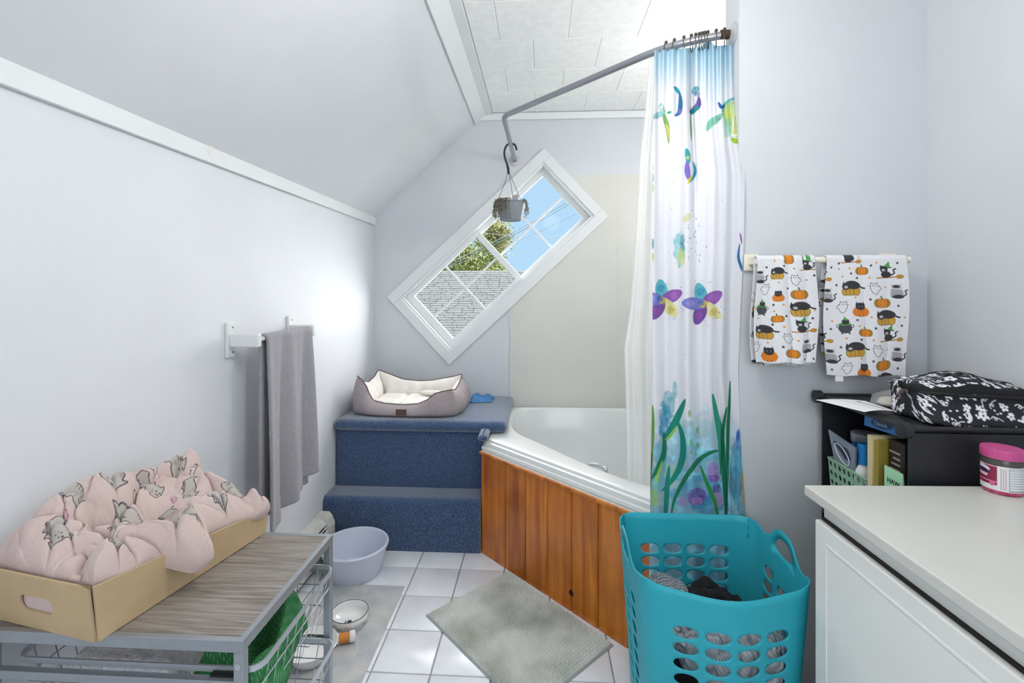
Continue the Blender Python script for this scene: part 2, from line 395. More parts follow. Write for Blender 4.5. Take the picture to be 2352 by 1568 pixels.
def sash(u0, u1, y0, y1, f_end, f_mid, flip):
    fr = .034; e0, e1 = (f_end, f_mid) if not flip else (f_mid, f_end)
    v0, v1 = -hw + .014, hw - .014; mb = MB()
    s = wbar(MB(), u0, v1 - fr, u1, v1, y0, y1); wbar(s, u0, v0, u1, v0 + fr, y0, y1); wbar(s, u0, v0 + fr, u0 + e0, v1 - fr, y0, y1); wbar(s, u1 - e1, v0 + fr, u1, v1 - fr, y0, y1)
    o = s.build('sash', WH, win, bevel=.0015)
    um = (u0 + e0 + u1 - e1) / 2; ym = (y0 + y1) / 2
    wbar(MB(), um - .007, v0 + fr, um + .007, v1 - fr, ym - .007, ym + .007).build('muntin', WH, o)
    wbar(MB(), u0 + e0, -.007, u1 - e1, .007, ym - .0068, ym + .0068).build('muntin', WH, o)
    wbar(MB(), u0 + e0, v0 + fr, u1 - e1, v1 - fr, ym - .0015, ym + .0015).build('pane', GLASS, o)
sash(-hl + .014, .03, YB + .03, YB + .058, .05, .036, False)
sash(-.01, hl - .014, YB + .064, YB + .092, .036, .04, True)

# globe fill lights and a rear fill, all added outside the view
def added_globe(x, y, z, strength, label):
    t = thing('added_fill_globe', (x, y, ZC), label, 'ceiling light')
    MB().lathe([(.001, 0), (.06, 0), (.06, -.012), (.02, -.025), (.001, -.025)], 32, (x, y, ZC)).build('canopy', M('fill_canopy_white', 'E8E8E8', .4), t, smooth=40)
    MB().cyl((x, y, z + .09), (x, y, ZC - .02), .008, 10).build('stem', MATS['fill_canopy_white'], t, smooth=40)
    MB().lathe([(.1 * math.sin(a) + 1e-6, -.1 * math.cos(a)) for a in np.linspace(0, PI, 19)], 36, (x, y, z)).build('globe', M('fill_globe_lit_%d' % strength, 'FFFCF6', .4, emit=strength), t, smooth=180)
    return t
added_globe(.12, .95, 2.03, FILL_A, 'added opal globe fill light hanging out of view between cart and dresser')  # added above the frame edge to brighten ceiling, slope and walls
added_globe(.95, 2.16, 1.90, FILL_B, 'added opal globe fill light hidden over the corner bathtub behind the curtain')  # added out of sight to brighten the tub alcove and ceiling
ld = bpy.data.lights.new('added_rear_fill', 'AREA'); ld.shape = 'RECTANGLE'; ld.size = 1.4; ld.size_y = 1.2; ld.energy = 17; ld.color = (.93, .97, 1.)  # unseen area light added behind the camera as soft front fill
lo = bpy.data.objects.new('added_rear_fill', ld); COL.objects.link(lo); lo.location = (.1, YF + .06, 1.55); lo.rotation_euler = (PI / 2, 0, 0)
# unseen window frame added around the rear fill light, no opening behind it
wr = thing('added_rear_window', (.1, YF, 1.55), kind='structure')
for (x0, z0, x1, z1) in ((-.7, .6, .7, .68), (-.7, -.68, .7, -.6), (-.78, -.68, -.7, .68), (.7, -.68, .78, .68), (-.02, -.6, .02, .6)):
    MB().box(.1 + x0, YF, 1.55 + z0, .1 + x1, YF + .03, 1.55 + z1).build('casing', WH, wr, bevel=.003)
# ================================================================== CARPETED STEPS
CARP = M('carpet_navy', '5A7296', .95, col2='2C3E5C', vscale=260, vdetail=2, bump=1., bscale=320, sheen=.9, spec=.1)
st = thing('carpeted_steps', (-.68, 2.72, 0), 'dark blue carpeted steps with a wide top ledge beside the tub', 'steps')
YS1, YS2, XE = 2.36, 2.50, -.292
def rounded_step(y0, y1, z0, z1, r, x0, x1):
    prof = [(y1, z0), (y0, z0), (y0, z1 - r)] + [(y0 + r - r * math.cos(t), z1 - r + r * math.sin(t)) for t in np.linspace(0, PI / 2, 7)[1:]] + [(y1, z1)]
    return MB().prism(prof, x0, x1, fn=lambda p, x: (x, p[0], p[1]))
rounded_step(YS1, YS2 + .02, 0, .258, .03, XL + .001, XE).build('lower_step', CARP, st, smooth=40)
MB().box(XL + .012, YS2, .0, XE + .003, YB - .001, .552).build('riser', CARP, st)
def lid(x0, y0, x1, y1, z0, z1, r=.026):
    zc = (z0 + z1) / 2; hh = (z1 - z0) / 2; loops = []
    for t in np.linspace(-PI / 2, PI / 2, 9):
        i = hh * (1 - math.cos(t)); lp = []
        for (cx, cy, a0) in ((x1 - i - r, y1 - i - r, 0), (x0 + i + r, y1 - i - r, PI / 2), (x0 + i + r, y0 + i + r, PI), (x1 - i - r, y0 + i + r, 1.5 * PI)):
            lp += [(cx + r * math.cos(a0 + k), cy + r * math.sin(a0 + k), zc + hh * math.sin(t)) for k in np.linspace(0, PI / 2, 5)]
        loops.append(lp)
    return MB().loft(loops, cap0=True, cap1=True)
lid(XL + .002, 2.465, -.168, YB - .006, .553, .612).build('top_ledge', CARP, st, smooth=50)
lid(-.302, 2.34, -.252, 2.472, .5525, .582, .012).build('edge_strip', CARP, st, smooth=60)

# ================================================================== CORNER BATHTUB
ACR = M('tub_acrylic', 'DADDDD', .2, var=.008, vscale=3, coat=.3)
A0, A1 = Vector((-.288, 2.371)), Vector((.432, 1.651))      # apron foot line, 45 degrees
inner = closed_smooth([(-.155, 2.96), (-.165, 2.72), (-.12, 2.51), (-.0, 2.345), (.185, 2.09), (.345, 1.915), (.52, 1.80), (.78, 1.745), (1.03, 1.80), (1.085, 2.05), (1.085, 2.6), (1.06, 2.94), (.9, 3.02), (.45, 3.035), (.0, 3.03)], 120)
cen = np.array([.47, 2.5])
outer_poly = [(-.287, YB - .005), (-.287, 2.382), (.434, 1.661), (XR - .001, 1.661), (XR - .001, YB - .005)]
def cast(p, poly):
    d = p - cen; best = 1e9
    for i in range(len(poly)):
        a = np.array(poly[i - 1]); b = np.array(poly[i]); e = b - a; den = d[0] * e[1] - d[1] * e[0]
        if abs(den) < 1e-9: continue
        w = a - cen; t = (w[0] * e[1] - w[1] * e[0]) / den; u = (w[0] * d[1] - w[1] * d[0]) / den
        if t > 0 and -1e-6 <= u <= 1 + 1e-6: best = min(best, t)
    return cen + d * best
def inpoly(d):                            # convex polygon moved inwards by d
    n = len(outer_poly); out = []
    for i in range(n):
        a, b, c_ = np.array(outer_poly[i - 1]), np.array(outer_poly[i]), np.array(outer_poly[(i + 1) % n]); e0 = (b - a) / np.linalg.norm(b - a); e1_ = (c_ - b) / np.linalg.norm(c_ - b)
        n0 = np.array([-e0[1], e0[0]]); n1 = np.array([-e1_[1], e1_[0]])
        out.append(np.linalg.solve(np.array([n0, n1]), np.array([n0 @ b + d, n1 @ b + d])))
    return out
def oloop(d):
    P = inpoly(d); L_o = np.array([cast(p, P) for p in inner])
    for k, i in enumerate(corner_idx): L_o[i] = P[k]
    return L_o
corner_idx = []
_o = np.array([cast(p, outer_poly) for p in inner])
for c_ in outer_poly:
    an = np.arctan2(c_[1] - cen[1], c_[0] - cen[0]); ai = np.arctan2(inner[:, 1] - cen[1], inner[:, 0] - cen[0]); corner_idx.append(int(np.argmin(np.abs(np.angle(np.exp(1j * (ai - an)))))))
outer = oloop(0)
def L3(P, z): return [(p[0], p[1], z) for p in P]
inset = lambda P, k: cen + (P - cen) * k
loops = [L3(outer, .5025), L3(outer, .512), L3(oloop(.004), .518), L3(oloop(.014), .519), L3(oloop(.018), .534), L3(oloop(.022), .5365), L3(oloop(.03), .5375), L3(oloop(.034), .546), L3(oloop(.042), .550), L3(inner + (oloop(.042) - inner) * .12, .552),
         L3(inner, .549), L3(inset(inner, .988), .535), L3(inset(inner, .95), .40), L3(inset(inner, .88), .2), L3(inset(inner, .80), .13), L3(inset(inner, .6), .115), L3(inset(inner, .05), .11)]
tub = thing('corner_bathtub', (.45, 2.45, 0), 'white acrylic corner bathtub with a stepped rim below the window', 'bathtub')
MB().loft(loops, cap1=True).build('shell', ACR, tub, smooth=35)
CH = M('chrome', 'C9CCCF', .15, metal=1.)
hp = on_z(1375, 1078, .57)
MB().tube(smooth_path([(hp.x - .03, hp.y + .1, .53), (hp.x - .02, hp.y + .09, .557), (hp.x + .03, hp.y + .06, .557), (hp.x + .04, hp.y + .055, .53)], 16), .007, 10).build('grab_handle', CH, tub, smooth=60)
# pine apron: planks, cap rail
ap = thing('wooden_tub_apron', (.1, 1.98, 0), 'varnished pine board apron on the front of the bathtub', 'tub panel')
def pine(name):
    m = bpy.data.materials.new(name); m.use_nodes = True; nt = m.node_tree; N = nt.nodes; Lk = nt.links; b = N['Principled BSDF']
    tc = N.new('ShaderNodeTexCoord'); oi = N.new('ShaderNodeObjectInfo'); cx = N.new('ShaderNodeCombineXYZ')
    mul = N.new('ShaderNodeMath'); mul.operation = 'MULTIPLY'; mul.inputs[1].default_value = 23.
    Lk.new(oi.outputs['Random'], mul.inputs[0])
    for k in range(3): Lk.new(mul.outputs[0], cx.inputs[k])
    ad = N.new('ShaderNodeVectorMath'); Lk.new(tc.outputs['Object'], ad.inputs[0]); Lk.new(cx.outputs[0], ad.inputs[1])
    mp = N.new('ShaderNodeMapping'); mp.inputs['Scale'].default_value = (26, 26, 2.2); Lk.new(ad.outputs[0], mp.inputs['Vector'])
    n1 = N.new('ShaderNodeTexNoise'); n1.inputs['Scale'].default_value = 1.; n1.inputs['Detail'].default_value = 6; n1.inputs['Distortion'].default_value = .6; Lk.new(mp.outputs[0], n1.inputs['Vector'])
    n2 = N.new('ShaderNodeTexNoise'); n2.inputs['Scale'].default_value = 5.; n2.inputs['Detail'].default_value = 2; Lk.new(ad.outputs[0], n2.inputs['Vector'])
    vo = N.new('ShaderNodeTexVoronoi'); vo.inputs['Scale'].default_value = 3.6; mp2 = N.new('ShaderNodeMapping'); mp2.inputs['Scale'].default_value = (1.4, 1.4, .8)
    Lk.new(ad.outputs[0], mp2.inputs['Vector']); Lk.new(mp2.outputs[0], vo.inputs['Vector'])
    r1 = N.new('ShaderNodeValToRGB'); e = r1.color_ramp.elements; e[0].position = .3; e[0].color = (*lin('A8540F'), 1); e[1].position = .72; e[1].color = (*lin('E08A24'), 1); Lk.new(n1.outputs['Fac'], r1.inputs['Fac'])
    r2 = N.new('ShaderNodeValToRGB'); e = r2.color_ramp.elements; e[0].position = .3; e[0].color = (.66, .56, .52, 1); e[1].position = .6; e[1].color = (1, 1, 1, 1); Lk.new(n2.outputs['Fac'], r2.inputs['Fac'])
    r3 = N.new('ShaderNodeValToRGB'); e = r3.color_ramp.elements; e[0].position = .03; e[0].color = (.22, .13, .1, 1); e[1].position = .1; e[1].color = (1, 1, 1, 1); Lk.new(vo.outputs['Distance'], r3.inputs['Fac'])
    m1 = N.new('ShaderNodeMix'); m1.data_type = 'RGBA'; m1.blend_type = 'MULTIPLY'; m1.inputs['Factor'].default_value = .8; Lk.new(r1.outputs[0], m1.inputs['A']); Lk.new(r2.outputs[0], m1.inputs['B'])
    m2 = N.new('ShaderNodeMix'); m2.data_type = 'RGBA'; m2.blend_type = 'MULTIPLY'; m2.inputs['Factor'].default_value = .9; Lk.new(m1.outputs['Result'], m2.inputs['A']); Lk.new(r3.outputs[0], m2.inputs['B'])
    Lk.new(m2.outputs['Result'], b.inputs['Base Color']); b.inputs['Roughness'].default_value = .28; b.inputs['Coat Weight'].default_value = .4; b.inputs['Coat Roughness'].default_value = .2
    return m
PINE = pine('pine_varnished')
dirv = (A1 - A0).normalized(); nv = Vector((-dirv.y, dirv.x)) * -1       # towards the room
if nv.y > 0: nv = -nv
def along(d, off, z): p = A0 + dirv * d + nv * off; return Vector((p.x, p.y, z))
edges = [0, .1, .182] + [.182 + .1345 * k for k in range(1, 8)]
tot = (A1 - A0).length
edges = [e for e in edges if e < tot - .03] + [tot]
mb = MB()
for i in range(len(edges) - 1):
    d0, d1 = edges[i] + (.0012 if i != 1 else .0), edges[i + 1] - (.0022 if i != 0 else .0); bvl = .004
    lp = lambda ins, off: [along(d0 + ins, off, 0.0), along(d1 - ins, off, 0.0), along(d1 - ins, off, .484), along(d0 + ins, off, .484)]
    MB().loft([lp(0, -.016), lp(0, -bvl), lp(bvl * .7, 0)], cap0=True, cap1=True).build('plank', PINE, ap)
MB().obox(along(-.002, -.022, .242), along(tot, -.022, .242), Vector((nv.x, nv.y, 0)), (0, 0, 1), .01, .48).build('backing', M('apron_shadow_gap', '2A1608', .9), ap)
MB().obox(along(-.006, -.004, .491), along(tot + .004, -.004, .491), Vector((nv.x, nv.y, 0)), (0, 0, 1), .026, .014).build('cap_rail', PINE, ap, bevel=.002)
MB().obox(along(-.0, -.012, .499), along(tot, -.012, .499), Vector((nv.x, nv.y, 0)), (0, 0, 1), .026, .004).build('caulk_strip', M('caulk_cream', 'DCD6CC', .7, var=.06, vscale=60, bump=.4, bscale=200), ap)
MB().box(.436, 1.652, 0, STUB_X - .001, 1.66, .498).build('return_panel', PINE, ap, bevel=.001)
MB().cyl(along(.585, .0005, .075), along(.585, -.002, .075), .012, 20).build('knot_hole', M('knot_dark', '1E120B', .8), ap)

# ================================================================== MATS
def mat_weave(name, c1, c2, sx, sy, rot):
    m = bpy.data.materials.new(name); m.use_nodes = True; nt = m.node_tree; N = nt.nodes; Lk = nt.links; b = N['Principled BSDF']
    tc = N.new('ShaderNodeTexCoord'); n = N.new('ShaderNodeTexNoise'); n.inputs['Scale'].default_value = 4.5; n.inputs['Detail'].default_value = 4; Lk.new(tc.outputs['Object'], n.inputs['Vector'])
    r = N.new('ShaderNodeValToRGB'); e = r.color_ramp.elements; e[0].position = .35; e[0].color = (*lin(c2), 1); e[1].position = .6; e[1].color = (*lin(c1), 1); Lk.new(n.outputs['Fac'], r.inputs['Fac'])
    Lk.new(r.outputs[0], b.inputs['Base Color']); b.inputs['Roughness'].default_value = .95; b.inputs['Sheen Weight'].default_value = .2; return m
# chenille bath mat: rows of little loops are real relief
bm_ = thing('bath_mat', (-.1, 1.84, 0), 'pale grey-green chenille bath mat lying diagonally along the wooden tub panel', 'bath mat')
c0 = on_z(968, 1412, .012); c1 = on_z(1160, 1312, .012); c2 = on_z(1402, 1481, .012); c0 = Vector((c0.x, c0.y)); c1 = Vector((c1.x, c1.y)); c2 = Vector((c2.x, c2.y)); sh_ = Vector((.014, .014)); c0, c1, c2 = c0 + sh_, c1 + sh_, c2 + sh_
e1 = (c1 - c0); e2 = (c2 - c1)
nx, ny = 330, 470
aa, bb = np.meshgrid(np.linspace(.012, .985, nx), np.linspace(.012, .985, ny))
rowsN, bump_n = 47, 44
ph = bb * rowsN + .12 * np.sin(aa * 9); rowi = np.floor(ph); fr = ph - rowi
rr_ = np.random.default_rng(3).random(200)
lp_ = aa * bump_n + rr_[(rowi.astype(int)) % 200] * 1.0 + .15 * np.sin(bb * 31)
hgt = .1 + .9 * np.sin(PI * fr) ** .7 * (.35 + .65 * np.abs(np.sin(PI * lp_)) ** .7) + .10 * fbm(aa * 60, bb * 80, 5, 2)
edge = np.clip(np.minimum.reduce([aa - .012, .985 - aa, bb - .012, .985 - bb]) / .012, 0, 1)
GZ = .0035 + .0155 * hgt * edge ** .5
Gm = np.stack([c0.x + e1.x * aa + e2.x * bb, c0.y + e1.y * aa + e2.y * bb, GZ], -1)
grid_obj('chenille_pile', Gm, mat_weave('bath_mat_chenille', 'DADDD8', 'ACB0A6', 1, 1, 0), bm_)
rim = [Vector((*(c0 + e1 * a + e2 * b), 0)) for a, b in ((0, 0), (1, 0), (1, 1), (0, 1))]
MB().prism([(p.x, p.y) for p in rim], .0005, .0042).build('binding', M('bath_mat_binding', 'A3A8A8', .9, bump=.4, bscale=400), bm_, bevel=.002)
# thin feeding mat
fm = on_z(928, 1345, .004)
MB().box(-.93, 1.16, .0005, -.585, fm.y, .004).build('feeding_mat', M('feeding_mat_grey', 'CBCAC8', .9, col2='AEB4BA', vscale=11, vdetail=8, bump=.4, bscale=300), bevel=.0015,
    label='thin grey stained mat under the pet bowls', cat='floor mat')

# ================================================================== BASEBOARD HEATER
hm = M('heater_cream', 'D9DAD2', .45, var=.05, vscale=20); hd = M('heater_dark', '3A3B3C', .7)
ht = thing('baseboard_heater', (XL + .04, 1.6, 0), 'cream metal baseboard heater along the wall beside the carpeted steps', 'heater')
def hprof(prof, y0, y1, name, mat): return MB().prism(prof, y0, y1, fn=lambda p, y: (XL + p[0], y, p[1])).build(name, mat, ht, bevel=.0015)
hprof([(.001, .02), (.01, .02), (.01, .19), (.045, .19), (.06, .165), (.055, .162), (.042, .183), (.001, .196)], .9, 2.27, 'back_cover', hm)
hprof([(.062, .03), (.068, .03), (.068, .135), (.062, .14)], .9, 2.27, 'front_cover', hm)
hprof([(.014, .09), (.06, .09), (.06, .15), (.014, .15)], .92, 2.265, 'fin_block', hd)
hprof([(.05, .142), (.064, .15), (.06, .155), (.046, .147)], .9, 2.27, 'damper', hm)
hprof([(.0015, .0), (.074, .0), (.074, .15), (.06, .185), (.045, .2), (.0015, .2)], 2.27, 2.335, 'end_cap', hm)

# ================================================================== BASIN, BOWLS, TOY
def vessel(name, cx, cy, prof, mat, label, cat, sx=1., sy=1., **k):
    return MB().lathe(prof, 56, (cx, cy, 0), sx, sy).build(name, mat, smooth=40, label=label, cat=cat, **k)
vessel('wash_basin', -.845, 2.175, [(.001, .004), (.105, .004), (.112, .0), (.116, .004), (.132, .06), (.143, .118), (.15, .121), (.152, .131), (.147, .136), (.14, .134), (.136, .122), (.126, .06), (.110, .010), (.001, .008)],
       M('basin_plastic', 'D6DBEC', .35, sub=.15), 'pale lavender-white plastic basin on the floor in front of the carpeted steps', 'basin')
CER = M('ceramic_white', 'EFEFEE', .12, coat=.4)
bw_ = thing('pet_bowl', (-.735, 1.84, .004), 'white ceramic pet bowl with dark rim line and paw print inside', 'pet bowl')
bc = (-.735, 1.84, .0045)
MB().lathe([(.001, .004), (.058, .004), (.063, 0), (.067, .004), (.07, .02), (.071, .041), (.069, .044), (.066, .042), (.063, .018), (.056, .012), (.001, .011)], 56, bc).build('dish', CER, bw_, smooth=40)
NAVY = M('print_navy', '3A3547', .5)
MB().tube([(bc[0] + .0692 * math.cos(t), bc[1] + .0692 * math.sin(t), bc[2] + .0433) for t in np.linspace(0, 2 * PI, 64)[:-1]], .0014, 6, closed=True).build('rim_line', NAVY, bw_, smooth=60)
pw = MB()
for (dx, dy, r) in ((.004, -.004, .0085), (-.0095, -.006, .0038), (-.010, -.0145, .0035), (-.002, -.019, .0035), (.007, -.0165, .0036)):
    pw.lathe([(r, 0), (r, .0006), (.0001, .0007)], 14, (bc[0] + dx, bc[1] + dy - .008, bc[2] + .0112))
pw.build('paw_print', NAVY, bw_)
mk = MB()                                # scribbled line drawings round the outside
rs = random.Random(4)
def outw(t, z, e=.0004): r = np.interp(z, [.004, .02, .041], [.067, .07, .071]) + e; return (bc[0] + r * math.cos(t), bc[1] + r * math.sin(t), bc[2] + z)
t = math.radians(200)
while t < math.radians(345):
    w = math.radians(rs.uniform(6, 12)); k = rs.choice('abcd')
    if k == 'a': pts = [(0, .008), (0, .026), (.5, .031), (1, .026), (1, .008), (0, .008)]
    elif k == 'b': pts = [(0, .01), (.2, .022), (.45, .012), (.7, .026), (1, .014)]
    elif k == 'c': pts = [(0, .02), (.5, .027), (1, .02), (.8, .011), (.2, .011), (0, .02)]
    else: pts = [(0, .009), (.3, .03), (.4, .009), (.7, .03), (.8, .009), (1, .022)]
    mk.tube([outw(t + w * a, z) for a, z in pts], .00065, 5); t += w * 1.15
mk.build('line_drawing', M('print_grey', '6E6C78', .6), bw_)
vessel('food_dish', -.80, 1.655, [(.001, .008), (.05, .008), (.055, .0045), (.06, .008), (.075, .03), (.088, .052), (.0905, .056), (.088, .057), (.07, .03), (.052, .013), (.001, .012)], CER,
       'wide cream ceramic dish seen through the wire baskets of the cart', 'food dish')
ty = thing('spool_toy', (-.705, 1.737, .0045), 'orange ribbed spool cat toy with white end and string lying beside the pet bowl', 'cat toy')
a_ = Vector((-.728, 1.726, .0235)); d_ = Vector((.062, .02, .002)).normalized()
prof = []
tb_ = MB(); n_ = 22
rad = [.0165 + (.0008 if i % 2 else -.0004) for i in range(n_)]
tb_.tube([a_ + d_ * (.036 * i / (n_ - 1)) for i in range(n_)], rad, 20).build('ribbed_body', M('toy_orange', 'D98B3F', .6), ty, smooth=70)
wt_ = M('toy_white', 'E9E6EA', .5)
MB().tube([a_ + d_ * q for q in (.0365, .037, .05, .054, .0565)], [.017, .0185, .0187, .0165, .01], 20).build('end_cap', wt_, ty, smooth=50)
MB().tube([a_ + d_ * q for q in (-.009, -.006, -.0005)], [.008, .0175, .0178], 20).build('end_cap', wt_, ty, smooth=50)
MB().tube(smooth_path([a_ + d_ * .055 + Vector((0, 0, .006)), a_ + d_ * .066 + Vector((0, -.012, -.008)), Vector((-.652, 1.70, .006)), Vector((-.634, 1.683, .006)), Vector((-.618, 1.706, .006))], 30), .0008, 5).build('string', wt_, ty)
# ================================================================== WIRE BASKET CART
SIL = M('cart_grey_metal', 'A3A8AE', .38, metal=.55, var=.03, vscale=30)
WIRE = M('wire_silver', 'A9AEB4', .3, metal=.8)
BLK = M('runner_black', '1C1C1E', .5)
X0, X1, Y0, Y1, ZT = -1.055, -.545, .862, 1.252, .65
cart = thing('wire_basket_cart', ((X0 + X1) / 2, (Y0 + Y1) / 2, 0), 'grey metal cart with wood-look top and sliding wire baskets under the cardboard tray', 'cart')
p = .018
for (x, y) in ((X0, Y0), (X1 - p, Y0), (X0, Y1 - p), (X1 - p, Y1 - p)):
    MB().box(x, y, 0.02, x + p, y + p, ZT - .0225).build('post', SIL, cart, bevel=.0015)
    MB().cyl((x + p / 2, y + p / 2, 0), (x + p / 2, y + p / 2, .02), .011, 12).build('foot', BLK, cart, smooth=40)
for (a, b, c_, d) in ((X0, Y0, X1, Y0 + .012), (X0, Y1 - .012, X1, Y1), (X0, Y0 + .012, X0 + .012, Y1 - .012), (X1 - .012, Y0 + .012, X1, Y1 - .012)):
    MB().box(a, b, ZT - .022, c_, d, ZT).build('top_rail', SIL, cart, bevel=.001)
m = bpy.data.materials.new('grey_oak_laminate'); m.use_nodes = True; nt = m.node_tree; N = nt.nodes; Lk = nt.links; b = N['Principled BSDF']
tc = N.new('ShaderNodeTexCoord'); mp = N.new('ShaderNodeMapping'); mp.inputs['Scale'].default_value = (4., 90, 4); Lk.new(tc.outputs['Object'], mp.inputs['Vector'])
n1 = N.new('ShaderNodeTexNoise'); n1.inputs['Scale'].default_value = 1.6; n1.inputs['Detail'].default_value = 7; n1.inputs['Distortion'].default_value = 1.2; Lk.new(mp.outputs[0], n1.inputs['Vector'])
r = N.new('ShaderNodeValToRGB'); e = r.color_ramp.elements; e[0].position = .3; e[0].color = (*lin('6A6059'), 1); e[1].position = .7; e[1].color = (*lin('A39C96'), 1); Lk.new(n1.outputs['Fac'], r.inputs['Fac'])
Lk.new(r.outputs[0], b.inputs['Base Color']); b.inputs['Roughness'].default_value = .5; OAK = m
MB().box(X0 + .012, Y0 + .012, ZT - .016, X1 - .012, Y1 - .012, ZT - .0015).build('top_board', OAK, cart)
for z in (.565, .375, .185):
    for y in (Y0, Y1 - p):
        MB().box(X0 + p, y + .002, z - .008, X1 - p, y + p - .002, z + .008).build('side_rail', SIL, cart, bevel=.001)
        MB().box(X1 - .07, y - .001 if y > 1 else y + .01, z + .0085, X1 - .003, y + .012 if y > 1 else y + p + .003, z + .0125).build('runner', BLK, cart)
MB().cyl((X1 - p / 2, Y0 - .0015, .603), (X1 - p / 2, Y0 + .001, .603), .0062, 16).build('bolt', CH, cart, smooth=40)
def basket(z, depth, shift):
    x0, x1, y0, y1 = X0 + .03, X1 + .018 + shift, Y0 + .024, Y1 - .024
    b = thing('wire_basket', (0, 0, 0)); b.parent = cart; b.location = Vector(((x0 + x1) / 2, (y0 + y1) / 2, z)) - Vector(cart.location)
    def rr(x0, x1, y0, y1, r, z, n=6):
        out = []
        for (cx, cy, a0) in ((x1 - r, y1 - r, 0), (x0 + r, y1 - r, PI / 2), (x0 + r, y0 + r, PI), (x1 - r, y0 + r, 1.5 * PI)):
            out += [Vector((cx + r * math.cos(a0 + t), cy + r * math.sin(a0 + t), z)) for t in np.linspace(0, PI / 2, n)]
        return out
    # flat rim band
    o_, i_ = rr(x0, x1, y0, y1, .03, z), rr(x0 + .004, x1 - .004, y0 + .004, y1 - .004, .026, z); k = len(o_)
    dz = Vector((0, 0, .011))
    MB().loft([[q - dz for q in i_], [q - dz for q in o_], o_, i_, [q - dz for q in i_]]).build('rim', M('basket_rim', 'C3C8CF', .3, metal=.5), b, smooth=40)
    w = MB(); zb = z - depth; tp = .03
    def low(x, y): return Vector((x0 + tp + (x - x0) * (x1 - x0 - 2 * tp) / (x1 - x0), y0 + tp * .6 + (y - y0) * (y1 - y0 - 1.2 * tp) / (y1 - y0), zb))
    nxw, nyw = 11, 9
    for i in range(1, nxw):
        x = x0 + (x1 - x0) * i / nxw; w.tube([(x, y0 + .003, z - .004), low(x, y0), low(x, y1), (x, y1 - .003, z - .004)], .0013, 5)
    for i in range(1, nyw):
        y = y0 + (y1 - y0) * i / nyw; w.tube([(x0 + .003, y, z - .004), low(x0, y), low(x1, y), (x1 - .003, y, z - .004)], .0013, 5)
    for k in (.33, .66):
        w.tube([q for q in rr(x0 + tp * k, x1 - tp * k, y0 + tp * .6 * k, y1 - tp * .6 * k, .022, z - depth * k)], .0013, 5, closed=True)
    w.build('wire_grid', WIRE, b, smooth=60); return b
basket(.583, .15, .0); basket(.392, .15, .004); basket(.202, .15, .0)

# contents of the top basket: white fleece and green knit
def drape(name, fn, nx, ny, mat, solid=.006, **k):
    a, b = np.meshgrid(np.linspace(0, 1, nx), np.linspace(0, 1, ny)); return grid_obj(name, fn(a, b), mat, solid=solid, **k)
FLE = M('fleece_white', 'F2F0F6', .95, var=.12, vscale=70, bump=.9, bscale=160, sheen=.3)
def fleece(a, b):
    x = -.985 + .27 * a; y = .905 + .30 * b
    edge = np.minimum(np.minimum(a, 1 - a), np.minimum(b, 1 - b)); z = .447 + .095 * np.clip(edge * 7, 0, 1) ** .5 + .015 * fbm(a * 4, b * 4, 11, 3)
    return np.stack([x + .01 * fbm(a * 5, b * 5, 3), y, z], -1)
drape('fleece_blanket', fleece, 90, 90, FLE, label='white fluffy fleece folded in the top wire basket', cat='blanket')
m = bpy.data.materials.new('green_knit'); m.use_nodes = True; nt = m.node_tree; N = nt.nodes; Lk = nt.links; b = N['Principled BSDF']
tc = N.new('ShaderNodeTexCoord'); w = N.new('ShaderNodeTexWave'); w.inputs['Scale'].default_value = 42; w.inputs['Distortion'].default_value = 1.5; w.bands_direction = 'X'; Lk.new(tc.outputs['Object'], w.inputs['Vector'])
w2 = N.new('ShaderNodeTexWave'); w2.inputs['Scale'].default_value = 42; w2.inputs['Distortion'].default_value = 1.5; w2.bands_direction = 'Y'; Lk.new(tc.outputs['Object'], w2.inputs['Vector'])
mu = N.new('ShaderNodeMath'); mu.operation = 'MULTIPLY'; Lk.new(w.outputs['Fac'], mu.inputs[0]); Lk.new(w2.outputs['Fac'], mu.inputs[1])
r = N.new('ShaderNodeValToRGB'); r.color_ramp.elements[0].color = (*lin('2B8244'), 1); r.color_ramp.elements[1].color = (*lin('76C48C'), 1); Lk.new(mu.outputs[0], r.inputs['Fac']); Lk.new(r.outputs[0], b.inputs['Base Color'])
bp = N.new('ShaderNodeBump'); bp.inputs['Distance'].default_value = .006; Lk.new(mu.outputs[0], bp.inputs['Height']); Lk.new(bp.outputs[0], b.inputs['Normal']); b.inputs['Roughness'].default_value = .9
def knit(a, b):
    x = -.70 + .135 * a; y = .895 + .29 * b
    edge = np.minimum(np.minimum(a, 1 - a), np.minimum(b, 1 - b)); z = .447 + (.085 + .03 * np.sin(a * 7 + b * 2) + .02 * np.sin(b * 9)) * np.clip(edge * 6, 0, 1) ** .5
    return np.stack([x + .02 * np.sin(b * 5), y, z], -1)
drape('knit_scarf', knit, 80, 110, m, label='green chunky knit bundled in the top wire basket', cat='knitwear')

